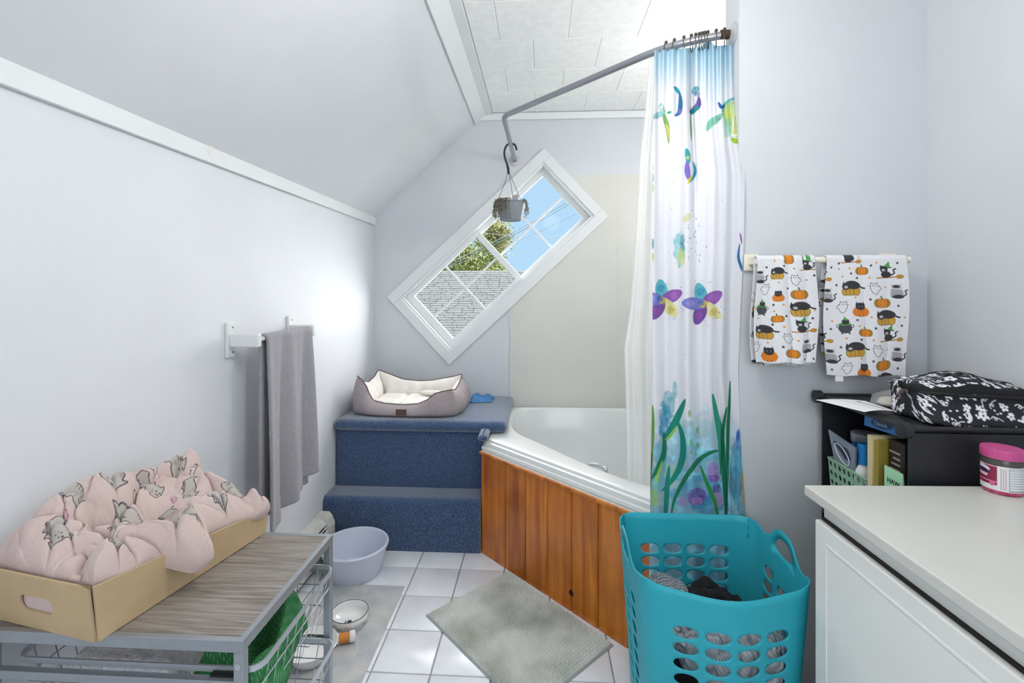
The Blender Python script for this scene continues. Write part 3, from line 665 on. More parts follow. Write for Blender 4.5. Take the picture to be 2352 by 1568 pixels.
# ================================================================== CARDBOARD TRAY AND CAT-PRINT BLANKET
CARD = M('cardboard', 'C3AA86', .85, var=.05, vscale=14, bump=.1, bscale=120); CARDD = M('cardboard_edge', '8C7350', .9)
Fp = Vector((-.811, .846)); Bp = Vector((-.731, 1.25)); e1 = (Bp - Fp).normalized(); e2 = Vector((-e1.y, e1.x)); BLn = (Bp - Fp).length; BW = .262
zb = ZT + .001
def bx(a, b, z): q = Fp + e1 * a + e2 * b; return Vector((q.x, q.y, z))
box = thing('cardboard_tray', (*bx(BLn / 2, BW / 2, zb)[:2], zb), 'low brown cardboard tray with a cut handle hole standing on the cart', 'cardboard box')
def panel(name, quad, th=.004, hole=None, mat=CARD):
    """quad: four corners (bottom a, bottom b, top b, top a); optional slot hole"""
    P = [Vector(q) for q in quad]; n = (P[1] - P[0]).cross(P[3] - P[0]).normalized() * th
    if hole is None:
        return MB().add(P + [q + n for q in P], [(0, 1, 2, 3), (7, 6, 5, 4), (0, 4, 5, 1), (1, 5, 6, 2), (2, 6, 7, 3), (3, 7, 4, 0)]).build(name, mat, box)
    u0, u1, v0, v1 = hole; m_ = 7; r_v = (v1 - v0) / 2; vm = (v0 + v1) / 2
    w = (P[1] - P[0]).length; hh = (P[3] - P[0]).length; ru = r_v * hh / w * .75
    lo_ = []
    for t in np.linspace(-PI / 2, PI / 2, m_): lo_.append((u1 - ru + ru * math.cos(t), vm + r_v * math.sin(t)))
    for t in np.linspace(PI / 2, 1.5 * PI, m_): lo_.append((u0 + ru + ru * math.cos(t), vm + r_v * math.sin(t)))
    out = []
    for (u, v) in lo_:
        du, dv = (u - (u0 + u1) / 2), v - vm
        k = min((.5 - 0) / abs(du) * 10 if du else 1e9, 1e9)
        cand = []
        if du > 1e-6: cand.append((1 - (u0 + u1) / 2) / du)
        if du < -1e-6: cand.append(((u0 + u1) / 2) / -du)
        if dv > 1e-6: cand.append((1 - vm) / dv)
        if dv < -1e-6: cand.append(vm / -dv)
        k = min(cand); out.append(((u0 + u1) / 2 + du * k, vm + dv * k))
    f3 = lambda u, v: P[0] * (1 - u) * (1 - v) + P[1] * u * (1 - v) + P[2] * u * v + P[3] * (1 - u) * v
    A = [f3(*q) for q in lo_]; B = [f3(*q) for q in out]
    mb = MB(); k = len(A)
    mb.loft([B, A, [q + n for q in A], [q + n for q in B], B])
    # corner fill
    for ci, (cu, cv) in enumerate(((0, 0), (1, 0), (1, 1), (0, 1))):
        best = sorted(range(k), key=lambda i: (out[i][0] - cu) ** 2 + (out[i][1] - cv) ** 2)[:6]
        for i in range(k):
            j = (i + 1) % k
            if abs(out[i][0] - out[j][0]) > 1e-6 and abs(out[i][1] - out[j][1]) > 1e-6:
                cu2 = out[i][0] if abs(out[i][0] - round(out[i][0])) < 1e-6 else out[j][0]; cv2 = out[i][1] if abs(out[i][1] - round(out[i][1])) < 1e-6 else out[j][1]
                if round(cu2) == cu and round(cv2) == cv:
                    C_ = f3(cu, cv); mb.add([B[i], B[j], C_], [(0, 1, 2)]); mb.add([B[i] + n, B[j] + n, C_ + n], [(2, 1, 0)])
    return mb.build(name, mat, box)
fz = .112; bz = .062
panel('front_panel', [bx(0, 0, zb), bx(0, BW, zb), bx(-.018, BW, zb + fz), bx(-.018, -.008, zb + fz)], hole=(.36, .68, .33, .62), th=-.004)
panel('side_panel', [bx(.0, 0, zb), bx(BLn, 0, zb), bx(BLn + .004, -.006, zb + bz), bx(-.016, -.0105, zb + fz - .001)], th=.004)
panel('side_panel', [bx(.0, BW, zb), bx(BLn, BW, zb), bx(BLn, BW + .004, zb + .10), bx(-.0, BW + .004, zb + fz)], th=-.004)
panel('back_panel', [bx(BLn, 0, zb), bx(BLn, BW, zb), bx(BLn + .006, BW, zb + .10), bx(BLn + .006, 0, zb + bz)], th=.004)
panel('base_panel', [bx(0, 0, zb), bx(BLn, 0, zb), bx(BLn, BW, zb), bx(0, BW, zb)], th=.003)

# blanket: a bundled cloth, folds as real relief, print as vertex colour
na, nb = 520, 380
A_, B_2 = np.meshgrid(np.linspace(0, 1, na), np.linspace(0, 1, nb))
def ridged(fx, fy, ang, seed, warp=.6):
    """long soft rolls with tight creases, running at an angle that wanders"""
    c_, s_ = math.cos(ang), math.sin(ang); u = A_ * 1.6; v = B_2
    wx = u + warp * .30 * fbm(u * 1.8 + seed, v * 1.8, seed, 2); wy = v + warp * .30 * fbm(u * 1.8 + 9, v * 1.8 + seed, seed + 7, 2)
    n = np.abs(vnoise((wx * c_ + wy * s_) * fx + seed, (-wx * s_ + wy * c_) * fy + 3 * seed, seed + 11)); n = np.clip(n * 2.1, 0, 1)
    return np.sqrt(np.clip(1 - (1 - n) ** 2, 0, 1))
puff = .046 * ridged(1.5, 3.1, .6, 3) + .026 * ridged(3.4, 1.9, -.5, 5) + .016 * ridged(3.8, 7.0, .9, 8) + .006 * ridged(9, 6, .3, 12) + .002 * ridged(18, 14, -.2, 15)
a_m = -.004 + (BLn + .002) * A_
spill = np.exp(-((A_ - .42) / .10) ** 4); far = np.exp(-((A_ - .95) / .09) ** 2)
bmin = .004 - .062 * spill - .018 * far
b_m = bmin + (BW - .004 - bmin) * B_2
nest = np.exp(-(((A_ - .50) / .24) ** 2 + ((B_2 - .55) / .23) ** 2))
edge = np.clip(np.minimum(np.minimum(A_, 1 - A_) * 1.6, np.minimum(B_2, 1 - B_2) * 1.) * 7.5, 0, 1)
dome_ = np.sqrt(np.clip(1 - (1 - edge) ** 2, 0, 1))
# the cloth edge rests on the tray rim; at the spill it falls over it
rimh = ZT + np.interp(A_, [0, .06, 1], [.112, .100, .066]) * (1 - B_2) + (.112 - .012 * A_) * B_2
rimh = rimh - .022 * (1 - edge) * (1 - spill) + .004 - .045 * spill * (B_2 < .12) * (1 - edge)
lean = .075 * np.clip((B_2 - .25) / .6, 0, 1) ** 1.2 * (1.05 - .35 * A_) * (.25 + .75 * np.clip(A_ / .38, 0, 1)) + .012 * far
zz = rimh + dome_ * (puff * (.55 + .45 * (1 - nest)) - .030 + lean) - .055 * nest * dome_
zz = zz - .07 * (edge < .012) * (A_ < .03)
zz = np.maximum(zz, ZT + .012)
GX = Fp.x + e1.x * a_m + e2.x * b_m; GY = Fp.y + e1.y * a_m + e2.y * b_m
bul = dome_ * (1 - dome_) * 4
GX = np.maximum(GX + .016 * fbm(A_ * 8, B_2 * 6, 71, 2) * dome_ + .012 * bul * (B_2 < .2), XL + .004)
BG = np.stack([GX, GY + .016 * fbm(A_ * 8 + 5, B_2 * 6, 77, 2) * dome_ - .008 * bul * (A_ < .15), zz], -1)
cv = Canvas(A_ * 480, B_2 * 330, 'CFBAB5')
tone = fbm(A_ * 3, B_2 * 3, 91, 3)
cv.C *= (1 + .07 * tone)[..., None]
INK = '4A454B'
def heart(cx, cy, s, rot, fill, ink):
    t = np.linspace(0, 2 * PI, 30); x = 16 * np.sin(t) ** 3; y = -(13 * np.cos(t) - 5 * np.cos(2 * t) - 2 * np.cos(3 * t) - np.cos(4 * t))
    c_, s_ = math.cos(math.radians(rot)), math.sin(math.radians(rot)); P = np.stack([cx + s * (x * c_ - y * s_) / 16, cy + s * (x * s_ + y * c_) / 16], 1)
    cv.poly(P, fill); cv.line(np.vstack([P, P[:1]]), 1.9, ink)
def catp(cx, cy, s, rot, flip=1):
    c_, s_ = math.cos(math.radians(rot)), math.sin(math.radians(rot))
    T_ = lambda pts: np.array([(cx + s * (flip * x * c_ - y * s_), cy + s * (flip * x * s_ + y * c_)) for x, y in pts])
    body = [(-28, 14), (-30, -2), (-27, -16), (-24, -22), (-20, -14), (-6, -17), (10, -17), (20, -13), (22, -19), (27, -12), (30, -2), (29, 9), (24, 15), (12, 16), (9, 12), (2, 13), (0, 18), (-6, 14), (-9, 13), (-14, 19), (-20, 14)]
    B3 = closed_smooth(body, 70); P = T_(B3); cv.poly(P, 'B9B2AC'); cv.line(np.vstack([P, P[:1]]), 2.0, INK)
    for k in range(7): cv.line(T_([(-26 + 3.3 * k, 15 - k * .2), (-24.5 + 3.3 * k, 9)]), 2.1, INK)
    for k in range(4): cv.line(T_([(-2 + 5 * k, -16.5), (-1 + 5 * k, -11)]), 1.6, '6E6764')
    for q in ((17, -1), (26, 0)): cv.ell(*T_([q])[0], 1.9 * s, 1.9 * s, INK)
    cv.line(T_([(19, 4), (21.5, 6), (24, 4)]), 1.5, INK); cv.line(T_([(12, 3), (8, 2)]), 1.2, INK); cv.line(T_([(12, 6), (8, 7)]), 1.2, INK)
rs = random.Random(12)
spots = [(55, 60, 25), (45, 190, -15), (120, 270, 20), (130, 130, -30), (205, 215, 5), (215, 300, -20), (225, 70, 35), (290, 145, -10), (310, 255, 15), (345, 50, 25), (385, 185, -25), (400, 290, 10), (440, 95, -15), (465, 220, 30)]
for i, (x, y, r_) in enumerate(spots):
    catp(x, y, 1.12, r_ + 90, 1 if i % 3 == 0 else -1)
    heart(x + 42, y + 38, 10, r_ - 90, 'C7A4AE' if i % 2 else 'CFC4BF', '7A4A5C' if i % 2 else INK)
grid_obj('cat_print_blanket', BG, M('blanket_fleece', 'FFFFFF', .95, attr='Col', bump=.35, bscale=500, sheen=.3), colors=cv.C, label='pink fleece blanket with grey cat print bundled in the cardboard tray', cat='blanket')

# ================================================================== TOWEL RAIL ON THE LEFT WALL
RW = M('rail_white', 'DDE0E0', .35); TER = M('terry_grey', 'A7A5AC', .95, var=.07, vscale=120, bump=1., bscale=420, sheen=.25)
rl = thing('towel_rail', (XL, 1.82, 1.12), 'white towel rail with plastic brackets holding the grey bath towel', 'towel rail')
xb, zr = -.985, 1.118
for y in (1.625, 2.03):
    MB().box(XL, y - .019, zr - .06, XL + .012, y + .019, zr + .06).build('bracket_plate', RW, rl, bevel=.003)
    MB().box(XL + .01, y - .012, zr - .024, xb + .02, y + .012, zr + .022).build('bracket_arm', RW, rl, bevel=.005)
    for dz in (-.043, .043): MB().cyl((XL + .0115, y + .008, zr + dz), (XL + .0128, y + .008, zr + dz), .0035, 10).build('screw', M('screw_dark', '5B5653', .5), rl)
MB().cyl((xb, 1.63, zr), (xb, 2.025, zr), .0085, 16).build('bar', RW, rl, smooth=50)
def hang(name, y0, y1, zf, zbk, xbar, zbar, rb, axis, mat, n_s=150, n_w=90, foldfn=None, colors=None, solid=.007, **k):
    """cloth folded over a bar. axis 'y': bar runs along y, cloth front faces +x. axis 'x': bar runs along x, front faces -y"""
    arc = PI * rb; lf, lb = zbar - zf, zbar - zbk; S = np.linspace(0, lb + arc + lf, n_s); w = np.linspace(0, 1, n_w)
    Wg, Sg = np.meshgrid(w, S)
    back = Sg < lb; top = (Sg >= lb) & (Sg < lb + arc); th = np.clip((Sg - lb) / rb, 0, PI)
    off = np.where(back, -rb, np.where(top, -rb * np.cos(th), rb)); z = np.where(back, zbk + Sg, np.where(top, zbar + rb * np.sin(th), zbar - (Sg - lb - arc)))
    dn = np.where(back, (lb - Sg) / max(lb, 1e-6), np.where(top, 0, (Sg - lb - arc) / lf)); side = np.where(back, -1., np.where(top, 0, 1.))
    along_ = y0 + (y1 - y0) * Wg; fo = foldfn(Wg, dn, side) if foldfn else (0, 0)
    off = off + fo[0]; along_ = along_ + fo[1]
    if len(fo) > 2: z = z + fo[2]
    if axis == 'y': Gq = np.stack([xbar + off, along_, z], -1)
    else: Gq = np.stack([along_, xbar - off, z], -1)
    return Gq, Wg, dn, side
def fold_l(w, dn, side):
    f = (.004 + .016 * dn ** .7) * (np.sin(w * 13 + .4 + .4 * np.sin(dn * 3)) + .5 * np.sin(w * 25 + 2)) * np.where(side > 0, 1., .35)
    return f + np.where(side > 0, .006 * dn, .001), -.0 * w + .012 * (w - .5) * dn * 2, np.where(side > 0, -.10 * dn * (.8 - w) * 1.0, 0)
Gq, *_ = hang('t', 1.675, 2.0, .50, .47, xb, zr, .013, 'y', TER, 150, 110, fold_l)
grid_obj('bath_towel', Gq, TER, solid=.011, label='grey terry bath towel hanging over the white rail beside the carpeted steps', cat='towel')

# ================================================================== PET BED ON THE LEDGE
ZP = .612
TAU = M('bed_taupe', '9C9295', .95, var=.06, vscale=90, bump=.4, bscale=350); CRE = M('bed_cream', 'E2DED8', .95, var=.03, vscale=30, bump=.3, bscale=200, sheen=.3)
bed = thing('pet_bed', (-.73, 2.74, ZP), 'taupe pet bed with cream lining and low front on the carpeted ledge', 'pet bed')
FLc, FRc, BRc, BLc = (-.990, 2.585), (-.470, 2.565), (-.468, 2.90), (-.985, 2.915)
sides = [(FLc, FRc, [(0, .205), (.05, .185), (.1, .15), (.13, .11), (.17, .075), (.3, .06), (.5, .055), (.65, .062), (.75, .085), (.82, .117), (.9, .13), (1, .14)]),
         (FRc, BRc, [(0, .14), (.3, .12), (.6, .125), (.9, .15), (1, .165)]),
         (BRc, BLc, [(0, .165), (.1, .15), (.35, .125), (.5, .12), (.7, .128), (.9, .165), (1, .183)]),
         (BLc, FLc, [(0, .183), (.2, .155), (.5, .14), (.8, .165), (1, .205)])]
outL, inL, ridge = [], [], []; per = 40
oprof = [(.0, .0), (.035, .0), (.056, .10), (.062, .3), (.052, .58), (.028, .86), (.0, 1.)]; iprof = [(0., 1.), (-.02, .93), (-.045, .7), (-.055, .4), (-.05, .15), (-.045, .05)]
for si, (pa, pb, hs) in enumerate(sides):
    pa, pb = np.array(pa), np.array(pb); d = (pb - pa) / np.linalg.norm(pb - pa); n_out = np.array([d[1], -d[0]])
    for k in range(per):
        t = k / per; pnt = pa + (pb - pa) * t; hgt_ = np.interp(t, [q[0] for q in hs], [q[1] for q in hs])
        cornerness = min(t, 1 - t); sc = .35 + .65 * min(1, cornerness / .14)
        if t < .5: ndir = n_out * (1) - d * max(0, 1 - t / .14) * .8
        else: ndir = n_out + d * max(0, 1 - (1 - t) / .14) * .8
        crease = .004 * math.sin(t * 31 + si) * (1 if si in (1, 3) else .4)
        outL.append([(*(pnt + ndir * (o * sc * (1.0 if si != 3 else .72) + crease * (0 if h_ in (0., 1.) else 1))), ZP + .002 + hgt_ * h_) for o, h_ in oprof])
        wr = .006 * math.sin(t * 40 + 2) * (1 if si == 2 and .3 < t < .75 else .3)
        inL.append([(*(pnt + ndir * ((o + (wr if o else 0)) * sc)), ZP + .002 + max(hgt_ * h_, .012)) for o, h_ in iprof])
        ridge.append((pnt[0], pnt[1], ZP + .003 + hgt_))
n_ = len(outL)
MB().loft([[outL[i][j] for i in range(n_)] for j in range(len(oprof))]).build('outer_cover', TAU, bed, smooth=60, subd=1)
MB().loft([[inL[i][j] for i in range(n_)] for j in range(len(iprof))]).build('lining', CRE, bed, smooth=60, subd=1)
MB().tube(ridge, .0028, 6, closed=True).build('piping', M('bed_piping', '5E4A48', .8), bed, smooth=60)
a, b = np.meshgrid(np.linspace(0, 1, 70), np.linspace(0, 1, 50))
ed = np.clip(np.minimum(np.minimum(a, 1 - a) * 1.5, np.minimum(b, 1 - b)) * 6, 0, 1); zz = ZP + .006 + .052 * np.sqrt(1 - (1 - ed) ** 2) + .008 * fbm(a * 5, b * 4, 8, 3) * ed - .012 * np.exp(-((a - .38) / .03) ** 2) * ed
grid_obj('cushion', np.stack([-.955 + .455 * a, 2.60 + .29 * b, zz], -1), CRE, bed)
MB().box(-.757, 2.5125, ZP + .016, -.700, 2.5155, ZP + .048).build('brand_patch', M('patch_brown', '5E4743', .7), bed, bevel=.001)
pt = thing('plush_toy', (-.63, 2.80, ZP + .06), 'flat cream plush with grey stitching lying on the pet bed cushion', 'plush toy')
MB().lathe([(.001, 0), (.06, .0), (.082, .008), (.078, .016), (.05, .022), (.001, .024)], 40, (-.63, 2.79, ZP + .066), 1., .38).build('body', M('plush_cream', 'DAD6CC', .95, var=.06, vscale=60, bump=.4, bscale=300), pt, smooth=60)
sm = MB()
for k in range(12):
    t = PI * (.12 + .76 * k / 11); sm.cyl((-.63 + .062 * math.cos(t), 2.79 + .024 * math.sin(t), ZP + .0845), (-.63 + .075 * math.cos(t), 2.79 + .029 * math.sin(t), ZP + .081), .002, 5)
sm.build('stitching', M('stitch_grey', '8C9096', .8), pt)
# blue cloth
a, b = np.meshgrid(np.linspace(0, 1, 60), np.linspace(0, 1, 40)); th = np.abs(fbm(a * 4 + 2, b * 3, 17, 3))
ed = np.clip(np.minimum(np.minimum(a, 1 - a), np.minimum(b, 1 - b)) * 10, 0, 1)
x_ = -.42 + .135 * a + .012 * fbm(a * 3, b * 3, 5); y_ = 2.86 + .14 * b + .03 * a
grid_obj('blue_cloth', np.stack([x_, y_, ZP + .003 + (.010 + .045 * th) * ed * (1 - .4 * a)], -1), M('cloth_blue', '4F83B8', .9, var=.05, vscale=60, bump=.3, bscale=300), solid=.002, label='small crumpled bright blue cloth beside the pet bed', cat='cloth')
# ================================================================== SHOWER ROD, RINGS, CURTAIN, LINER
ROD = M('rod_grey_metal', '9A9CA3', .28, metal=.7); ZR = 2.11
rod = thing('shower_rod', (.2, 2.2, ZR), 'bent grey metal shower rod running from the window wall to the partition', 'shower rod')
k0 = Vector((-.160, YB - .012, ZR)); k1 = Vector((-.172, 2.29, ZR)); k2 = Vector((.452, 1.63, ZR)); k3 = Vector((STUB_X - .012, 1.592, ZR))
def arc(pa, pb, pc, r, n=8):
    a = pb + (pa - pb).normalized() * r; c_ = pb + (pc - pb).normalized() * r
    return [a * (1 - t) ** 2 + pb * 2 * t * (1 - t) + c_ * t * t for t in np.linspace(0, 1, n)]
path = [k0] + arc(k0, k1, k2, .05) + arc(k1, k2, k3, .14, 12) + [k3]
MB().tube(path, .0125, 14).build('tube', ROD, rod, smooth=60)
FLG = M('flange_grey', 'B9BBBE', .35, metal=.3)
MB().tube([(-.160, YB - .001, ZR), (-.160, YB - .006, ZR), (-.160, YB - .014, ZR)], [.036, .036, .016], 28).build('wall_flange', FLG, rod, smooth=40)
MB().cyl((-.160, YB - .03, ZR), (-.160, YB - .012, ZR), .0145, 20).build('collar', M('collar_worn', '8C8577', .5, metal=.4), rod, smooth=40)
MB().tube([(STUB_X - .001, 1.594, ZR), (STUB_X - .005, 1.594, ZR), (STUB_X - .013, 1.594, ZR)], [.036, .036, .016], 28).build('wall_flange', FLG, rod, smooth=40)
MB().cyl((STUB_X - .04, 1.592, ZR), (STUB_X - .01, 1.592, ZR), .0145, 20).build('collar', M('collar_dark', '4A3A32', .5, metal=.4), rod, smooth=40)
MB().cyl((-.139, YB - .0065, ZR - .02), (-.139, YB - .0055, ZR - .02), .003, 8).build('screw', MATS['screw_dark'], rod)
# rod centreline, by photo column
PA = np.array([tuple(q) for q in path]); pcol = []
for q in PA:
    d = (q[0] * -_s + q[1] * _c); pcol.append(1176 + F * (q[0] * _c + q[1] * _s) / d)
def rod_at(px): return Vector((np.interp(px, pcol, PA[:, 0]), np.interp(px, pcol, PA[:, 1]), ZR))
RINGM = M('ring_bronze', '5B564F', .35, metal=.8)
ring0 = None
for i, px in enumerate((1530, 1549, 1571, 1588, 1598, 1606, 1613, 1619, 1626, 1645, 1664)):
    c_ = rod_at(px); g = rod_at(px + 3) - rod_at(px - 3); g.normalize(); n_ = Vector((-g.y, g.x, 0))
    if ring0 is None:
        ring0 = MB(); t = np.linspace(0, 2 * PI, 25)[:-1]
        ring0.tube([Vector((math.sin(q) * .017, 0, -.010 + math.cos(q) * .026)) for q in t], .0014, 6, closed=True)
        ring0.lathe([(.001, .024), (.004, .0235), (.0058, .0185), (.004, .0135), (.001, .013)], 10)
        o = ring0.build('curtain_ring', RINGM, origin=(0, 0, 0), smooth=60); ring0 = o
    else: o = link_copy(ring0)
    o.location = c_; o.rotation_euler = (0, 0, math.atan2(n_.y, n_.x) + random.uniform(-.15, .15))
    setp(o, 'small bronze ring with a ball top on the shower rod holding the curtain', 'curtain ring', 'curtain rings on the shower rod')

ncx, ncy = 230, 1150; S_, T_g = np.meshgrid(np.linspace(0, 1, ncx), np.linspace(0, 1, ncy))
pyt = 116 - 14 * S_ - 20 * np.exp(-((S_ - .66) / .05) ** 2); PYg = pyt + (1395 - pyt) * T_g
ctrl = [100, 250, 320, 400, 560, 700, 850, 1000, 1165, 1400]
xl = np.interp(PYg, ctrl, [1503, 1501, 1500, 1499, 1497, 1499, 1498, 1496, 1493, 1490]); xr = np.interp(PYg, ctrl, [1690, 1692, 1700, 1711, 1708, 1701, 1695, 1700, 1712, 1718])
kern = np.ones(41) / 41
PXg = xl + (xr - xl) * S_
yl = np.interp(PYg, [100, 400, 1400], [1.668, 1.65, 1.635]); yr = np.interp(PYg, [100, 230, 330, 450, 1400], [1.592, 1.575, 1.545, 1.525, 1.528])
yb = yl + (yr - yl) * S_ ** .9
Zt = T_g
fold = (.017 * np.exp(-Zt / .10) + .0012) * np.sin(2 * PI * (8.5 * S_ + .25 * np.sin(S_ * 9)) + .6) + (.004 + .014 * np.clip(Zt * 2, 0, 1)) * np.sin(2 * PI * (2.6 * S_ + .12 * np.sin(Zt * 5)) + 1.2) \
    + .0048 * np.sin(2 * PI * (5.3 * S_ - .5 * Zt) + 2) - .03 * np.clip((Zt - .58) * 5, 0, 1) * np.exp(-((S_ - .80) / .018) ** 2) - .03 * np.clip((.33 - Zt) * 5, 0, 1) * np.exp(-((S_ - .46) / .02) ** 2)
yb = yb - fold
ax_ = (PXg - 1176) / F; dep = yb / (_c + _s * ax_)
CG = np.stack([dep * (-_s + _c * ax_), yb, H + dep * (660 - PYg) / F], -1)
cv = Canvas(PXg, PYg, 'E2E3EA'); cv.px = 1.0
w = np.clip(1 - (PYg - 90) / (125 + 35 * vnoise(PXg / 40, PYg / 300, 3)), 0, 1)[..., None] ** .8; cv.C = cv.C * (1 - w * .85) + np.array(lin('8FC6DC')) * w * .85
def leaf(pts, wd, col, a=1.): cv.line(smooth_path(pts, 26), wd, col, a, taper=2)
# small leaf sprite, dark bird pair, big turtle at the top
cv.blob(1521, 251, 7, 15, '5FA08A', 1, .95, rot=-20); cv.blob(1519, 246, 3.5, 6, 'DDEBDD', 2, .8); leaf([(1500, 272), (1510, 264), (1522, 263), (1529, 271)], 13, '8FBFC0'); cv.blob(1510, 270, 5, 4, '7E86B8', 3, .7)
leaf([(1524, 262), (1528, 275), (1533, 292), (1536, 330)], 11, '7FA66A'); leaf([(1530, 285), (1535, 300), (1537, 318)], 8, 'C7C060', .8); leaf([(1532, 260), (1538, 258), (1542, 257)], 6, '4F9A86')
leaf([(1549, 199), (1556, 208), (1562, 217)], 9, '2E8FA8'); leaf([(1561, 214), (1563, 235), (1560, 258), (1550, 266)], 11, '2B6E9A'); cv.blob(1561, 256, 5, 7, '8A6AB0', 5, .7)
cv.blob(1597, 208, 8, 11, '1F8CA0', 6, .95, rot=20); cv.blob(1602, 216, 6, 7, '1E5F96', 7, .8); leaf([(1605, 224), (1604, 240), (1594, 252), (1585, 258)], 14, '6B5BA0'); leaf([(1604, 244), (1594, 255), (1586, 262)], 9, '178E8C'); leaf([(1586, 262), (1587, 295), (1588, 322)], 4, '6F9A6A')
cv.blob(1684, 272, 22, 46, 'A6C86A', 11, .95, edge=.08, rot=-12); cv.blob(1676, 262, 12, 20, 'CCD558', 12, .7); cv.blob(1672, 292, 9, 26, '7CC0B4', 13, .7); cv.blob(1692, 292, 9, 20, 'D8C94C', 14, .8)
cv.line(smooth_path([(1660, 256), (1664, 240), (1678, 229), (1696, 224)], 20), 6, '57B0B8', .9); leaf([(1650, 235), (1657, 246), (1664, 241)], 8, '2A5FA0')
leaf([(1660, 262), (1645, 274), (1632, 284), (1623, 300)], 17, '7EBFA6'); cv.blob(1652, 273, 4, 5, '5560A0', 15, .7); cv.line([(1684, 240), (1686, 265), (1681, 310)], 2.5, 'EEF2E8'); cv.line([(1686, 265), (1696, 258)], 2, 'EEF2E8'); cv.line([(1680, 310), (1702, 310)], 3, 'EEF2E8'); leaf([(1680, 318), (1690, 324), (1704, 322)], 12, '9CC23E')
# seahorse, fish
leaf([(1577, 342), (1580, 360), (1581, 376)], 13, '3AA0A8'); cv.blob(1580, 362, 6, 5, 'C6D070', 20, .8); leaf([(1578, 372), (1579, 395), (1583, 414)], 13, '7A6CC0'); leaf([(1592, 372), (1597, 392), (1592, 408), (1582, 420)], 7, '2F8FA8'); leaf([(1590, 405), (1584, 412), (1580, 422)], 6, 'C9C24A')
cv.blob(1578, 500, 8, 12, 'CFC98A', 21, .9, rot=40); cv.blob(1560, 570, 13, 40, '6FC0C4', 22, .9); cv.blob(1567, 558, 7, 22, '1F7FA0', 23, .8); cv.blob(1565, 590, 8, 22, 'C3CE6A', 24, .9)
rs = random.Random(8)
for k in range(34): x = rs.gauss(1592, 12); y = rs.gauss(545, 40); cv.ell(x, y, rs.uniform(.6, 1.7), rs.uniform(.6, 1.7), rs.choice(['2B3A4A', '4A7A8A', '6A7A5A']))
for k in range(24): cv.ell(rs.uniform(1505, 1690), rs.uniform(240, 840), .9, .9, rs.choice(['5A7A8A', '6A5A8A', '7A8A7A']))
leaf([(1699, 560), (1696, 590), (1703, 615), (1706, 624)], 7, '2B6FA8'); leaf([(1700, 535), (1704, 560)], 4, '7A5AA0')
for (x, y, r_, c_) in ((1498, 385, 4, 'C9C24A'), (1499, 408, 5, '2F8FA8'), (1499, 430, 6, '9CC23E'), (1499, 560, 6, '1F7F8F'), (1499, 590, 6, 'A9C24A')): cv.blob(x, y, 4, r_ * 2, c_, int(y), .9)
# star flowers
def star(cx, cy, s, rot, seed):
    for k, c_ in enumerate(('4FB0BE', '8A4FA8', 'D9D79A', '6A3F9C', '7478C8')):
        an = math.radians(rot + 72 * k - 105); d = np.array([math.cos(an), math.sin(an)]); pts = [(cx + d[0] * q * s, cy + d[1] * q * s) for q in (0, .33, .66, 1.)]
        leaf(pts, s * .62, c_, .95); cv.blob(cx + d[0] * s * .62, cy + d[1] * s * .62, s * .2, s * .2, ('2E7FB0', 'B070C0', 'B8A63C', '9A4FA0', 'A8A8E0')[k], seed + k, .7)
    cv.blob(cx, cy, s * .22, s * .2, 'C9B23A', seed, .9); cv.blob(cx - s * .15, cy - s * .08, s * .16, s * .16, '1F5FA8', seed + 2, .85)
    for k in range(12): a_ = rs.uniform(0, 2 * PI); q = s * rs.uniform(.8, 1.15); cv.ell(cx + q * math.cos(a_), cy + q * math.sin(a_), 1, 1, '5A4A7A')
star(1616, 698, 47, 0, 60); star(1522, 690, 46, 8, 80)
# sea bed
wat = np.clip((PYg - 945 - 45 * fbm(PXg / 45, PYg / 60, 44, 4)) / 110, 0, 1)[..., None] ** .7; tn = fbm(PXg / 26, PYg / 26, 45, 4)[..., None]
wc = np.array(lin('459FBC')) * (1 + .55 * tn) + np.array([0, .02, .03]); wc = np.clip(wc + np.array(lin('D8EEF0')) * np.clip(tn * .9, 0, .45), 0, 1)
wat = wat * np.clip(.75 + .5 * tn, 0, 1); cv.C = cv.C * (1 - wat) + wc * wat
for (x, y, rx, ry, c_, a_) in ((1536, 930, 17, 34, '3FA3B4', .9), (1528, 955, 16, 25, '2E93B4', .85), (1550, 895, 6, 22, '57AEB4', .85), (1525, 985, 12, 28, '1F86B8', .9), (1520, 1040, 16, 40, '57A8C4', .7), (1600, 1130, 60, 40, '2B8FB4', .7), (1575, 1000, 26, 36, '7FBEC4', .6), (1630, 985, 30, 25, '8FC9CC', .5),
                           (1690, 1090, 16, 80, '2A8CB0', .9), (1697, 1010, 8, 28, '1F7FC0', .95), (1640, 1060, 40, 30, '59B0C8', .6), (1505, 1110, 14, 40, '6FB6A8', .7), (1503, 1145, 12, 22, '93B65A', .9), (1620, 1160, 40, 25, '1E7FA8', .8), (1708, 1120, 6, 50, 'C8A23C', .95), (1540, 1090, 14, 30, 'BFD08A', .5)):
    cv.blob(x, y, rx, ry, c_, int(x + y), a_, fr=2.5)
for (x, y, rx, ry, c_) in ((1638, 1083, 15, 24, 'A878C4'), (1640, 1098, 14, 10, '7A4AA8'), (1600, 1140, 24, 22, '6B4A9C'), (1602, 1150, 14, 10, 'B482C4'), (1645, 1122, 12, 12, '5A3C94'), (1648, 1148, 14, 20, 'B98AC0'), (1567, 1152, 9, 13, 'B98AC8'), (1695, 1000, 5, 12, '2F5FB4')): cv.blob(x, y, rx, ry, c_, int(x * 3 + y), .92, fr=2, edge=.2)
for (x, y, r_) in ((1602, 988, 6), (1588, 1017, 7), (1603, 1022, 5), (1584, 950, 6), (1598, 1042, 4), (1587, 1038, 4)): cv.blob(x, y, r_ * .7, r_ * 1.4, '6AA24A', int(x), .85)
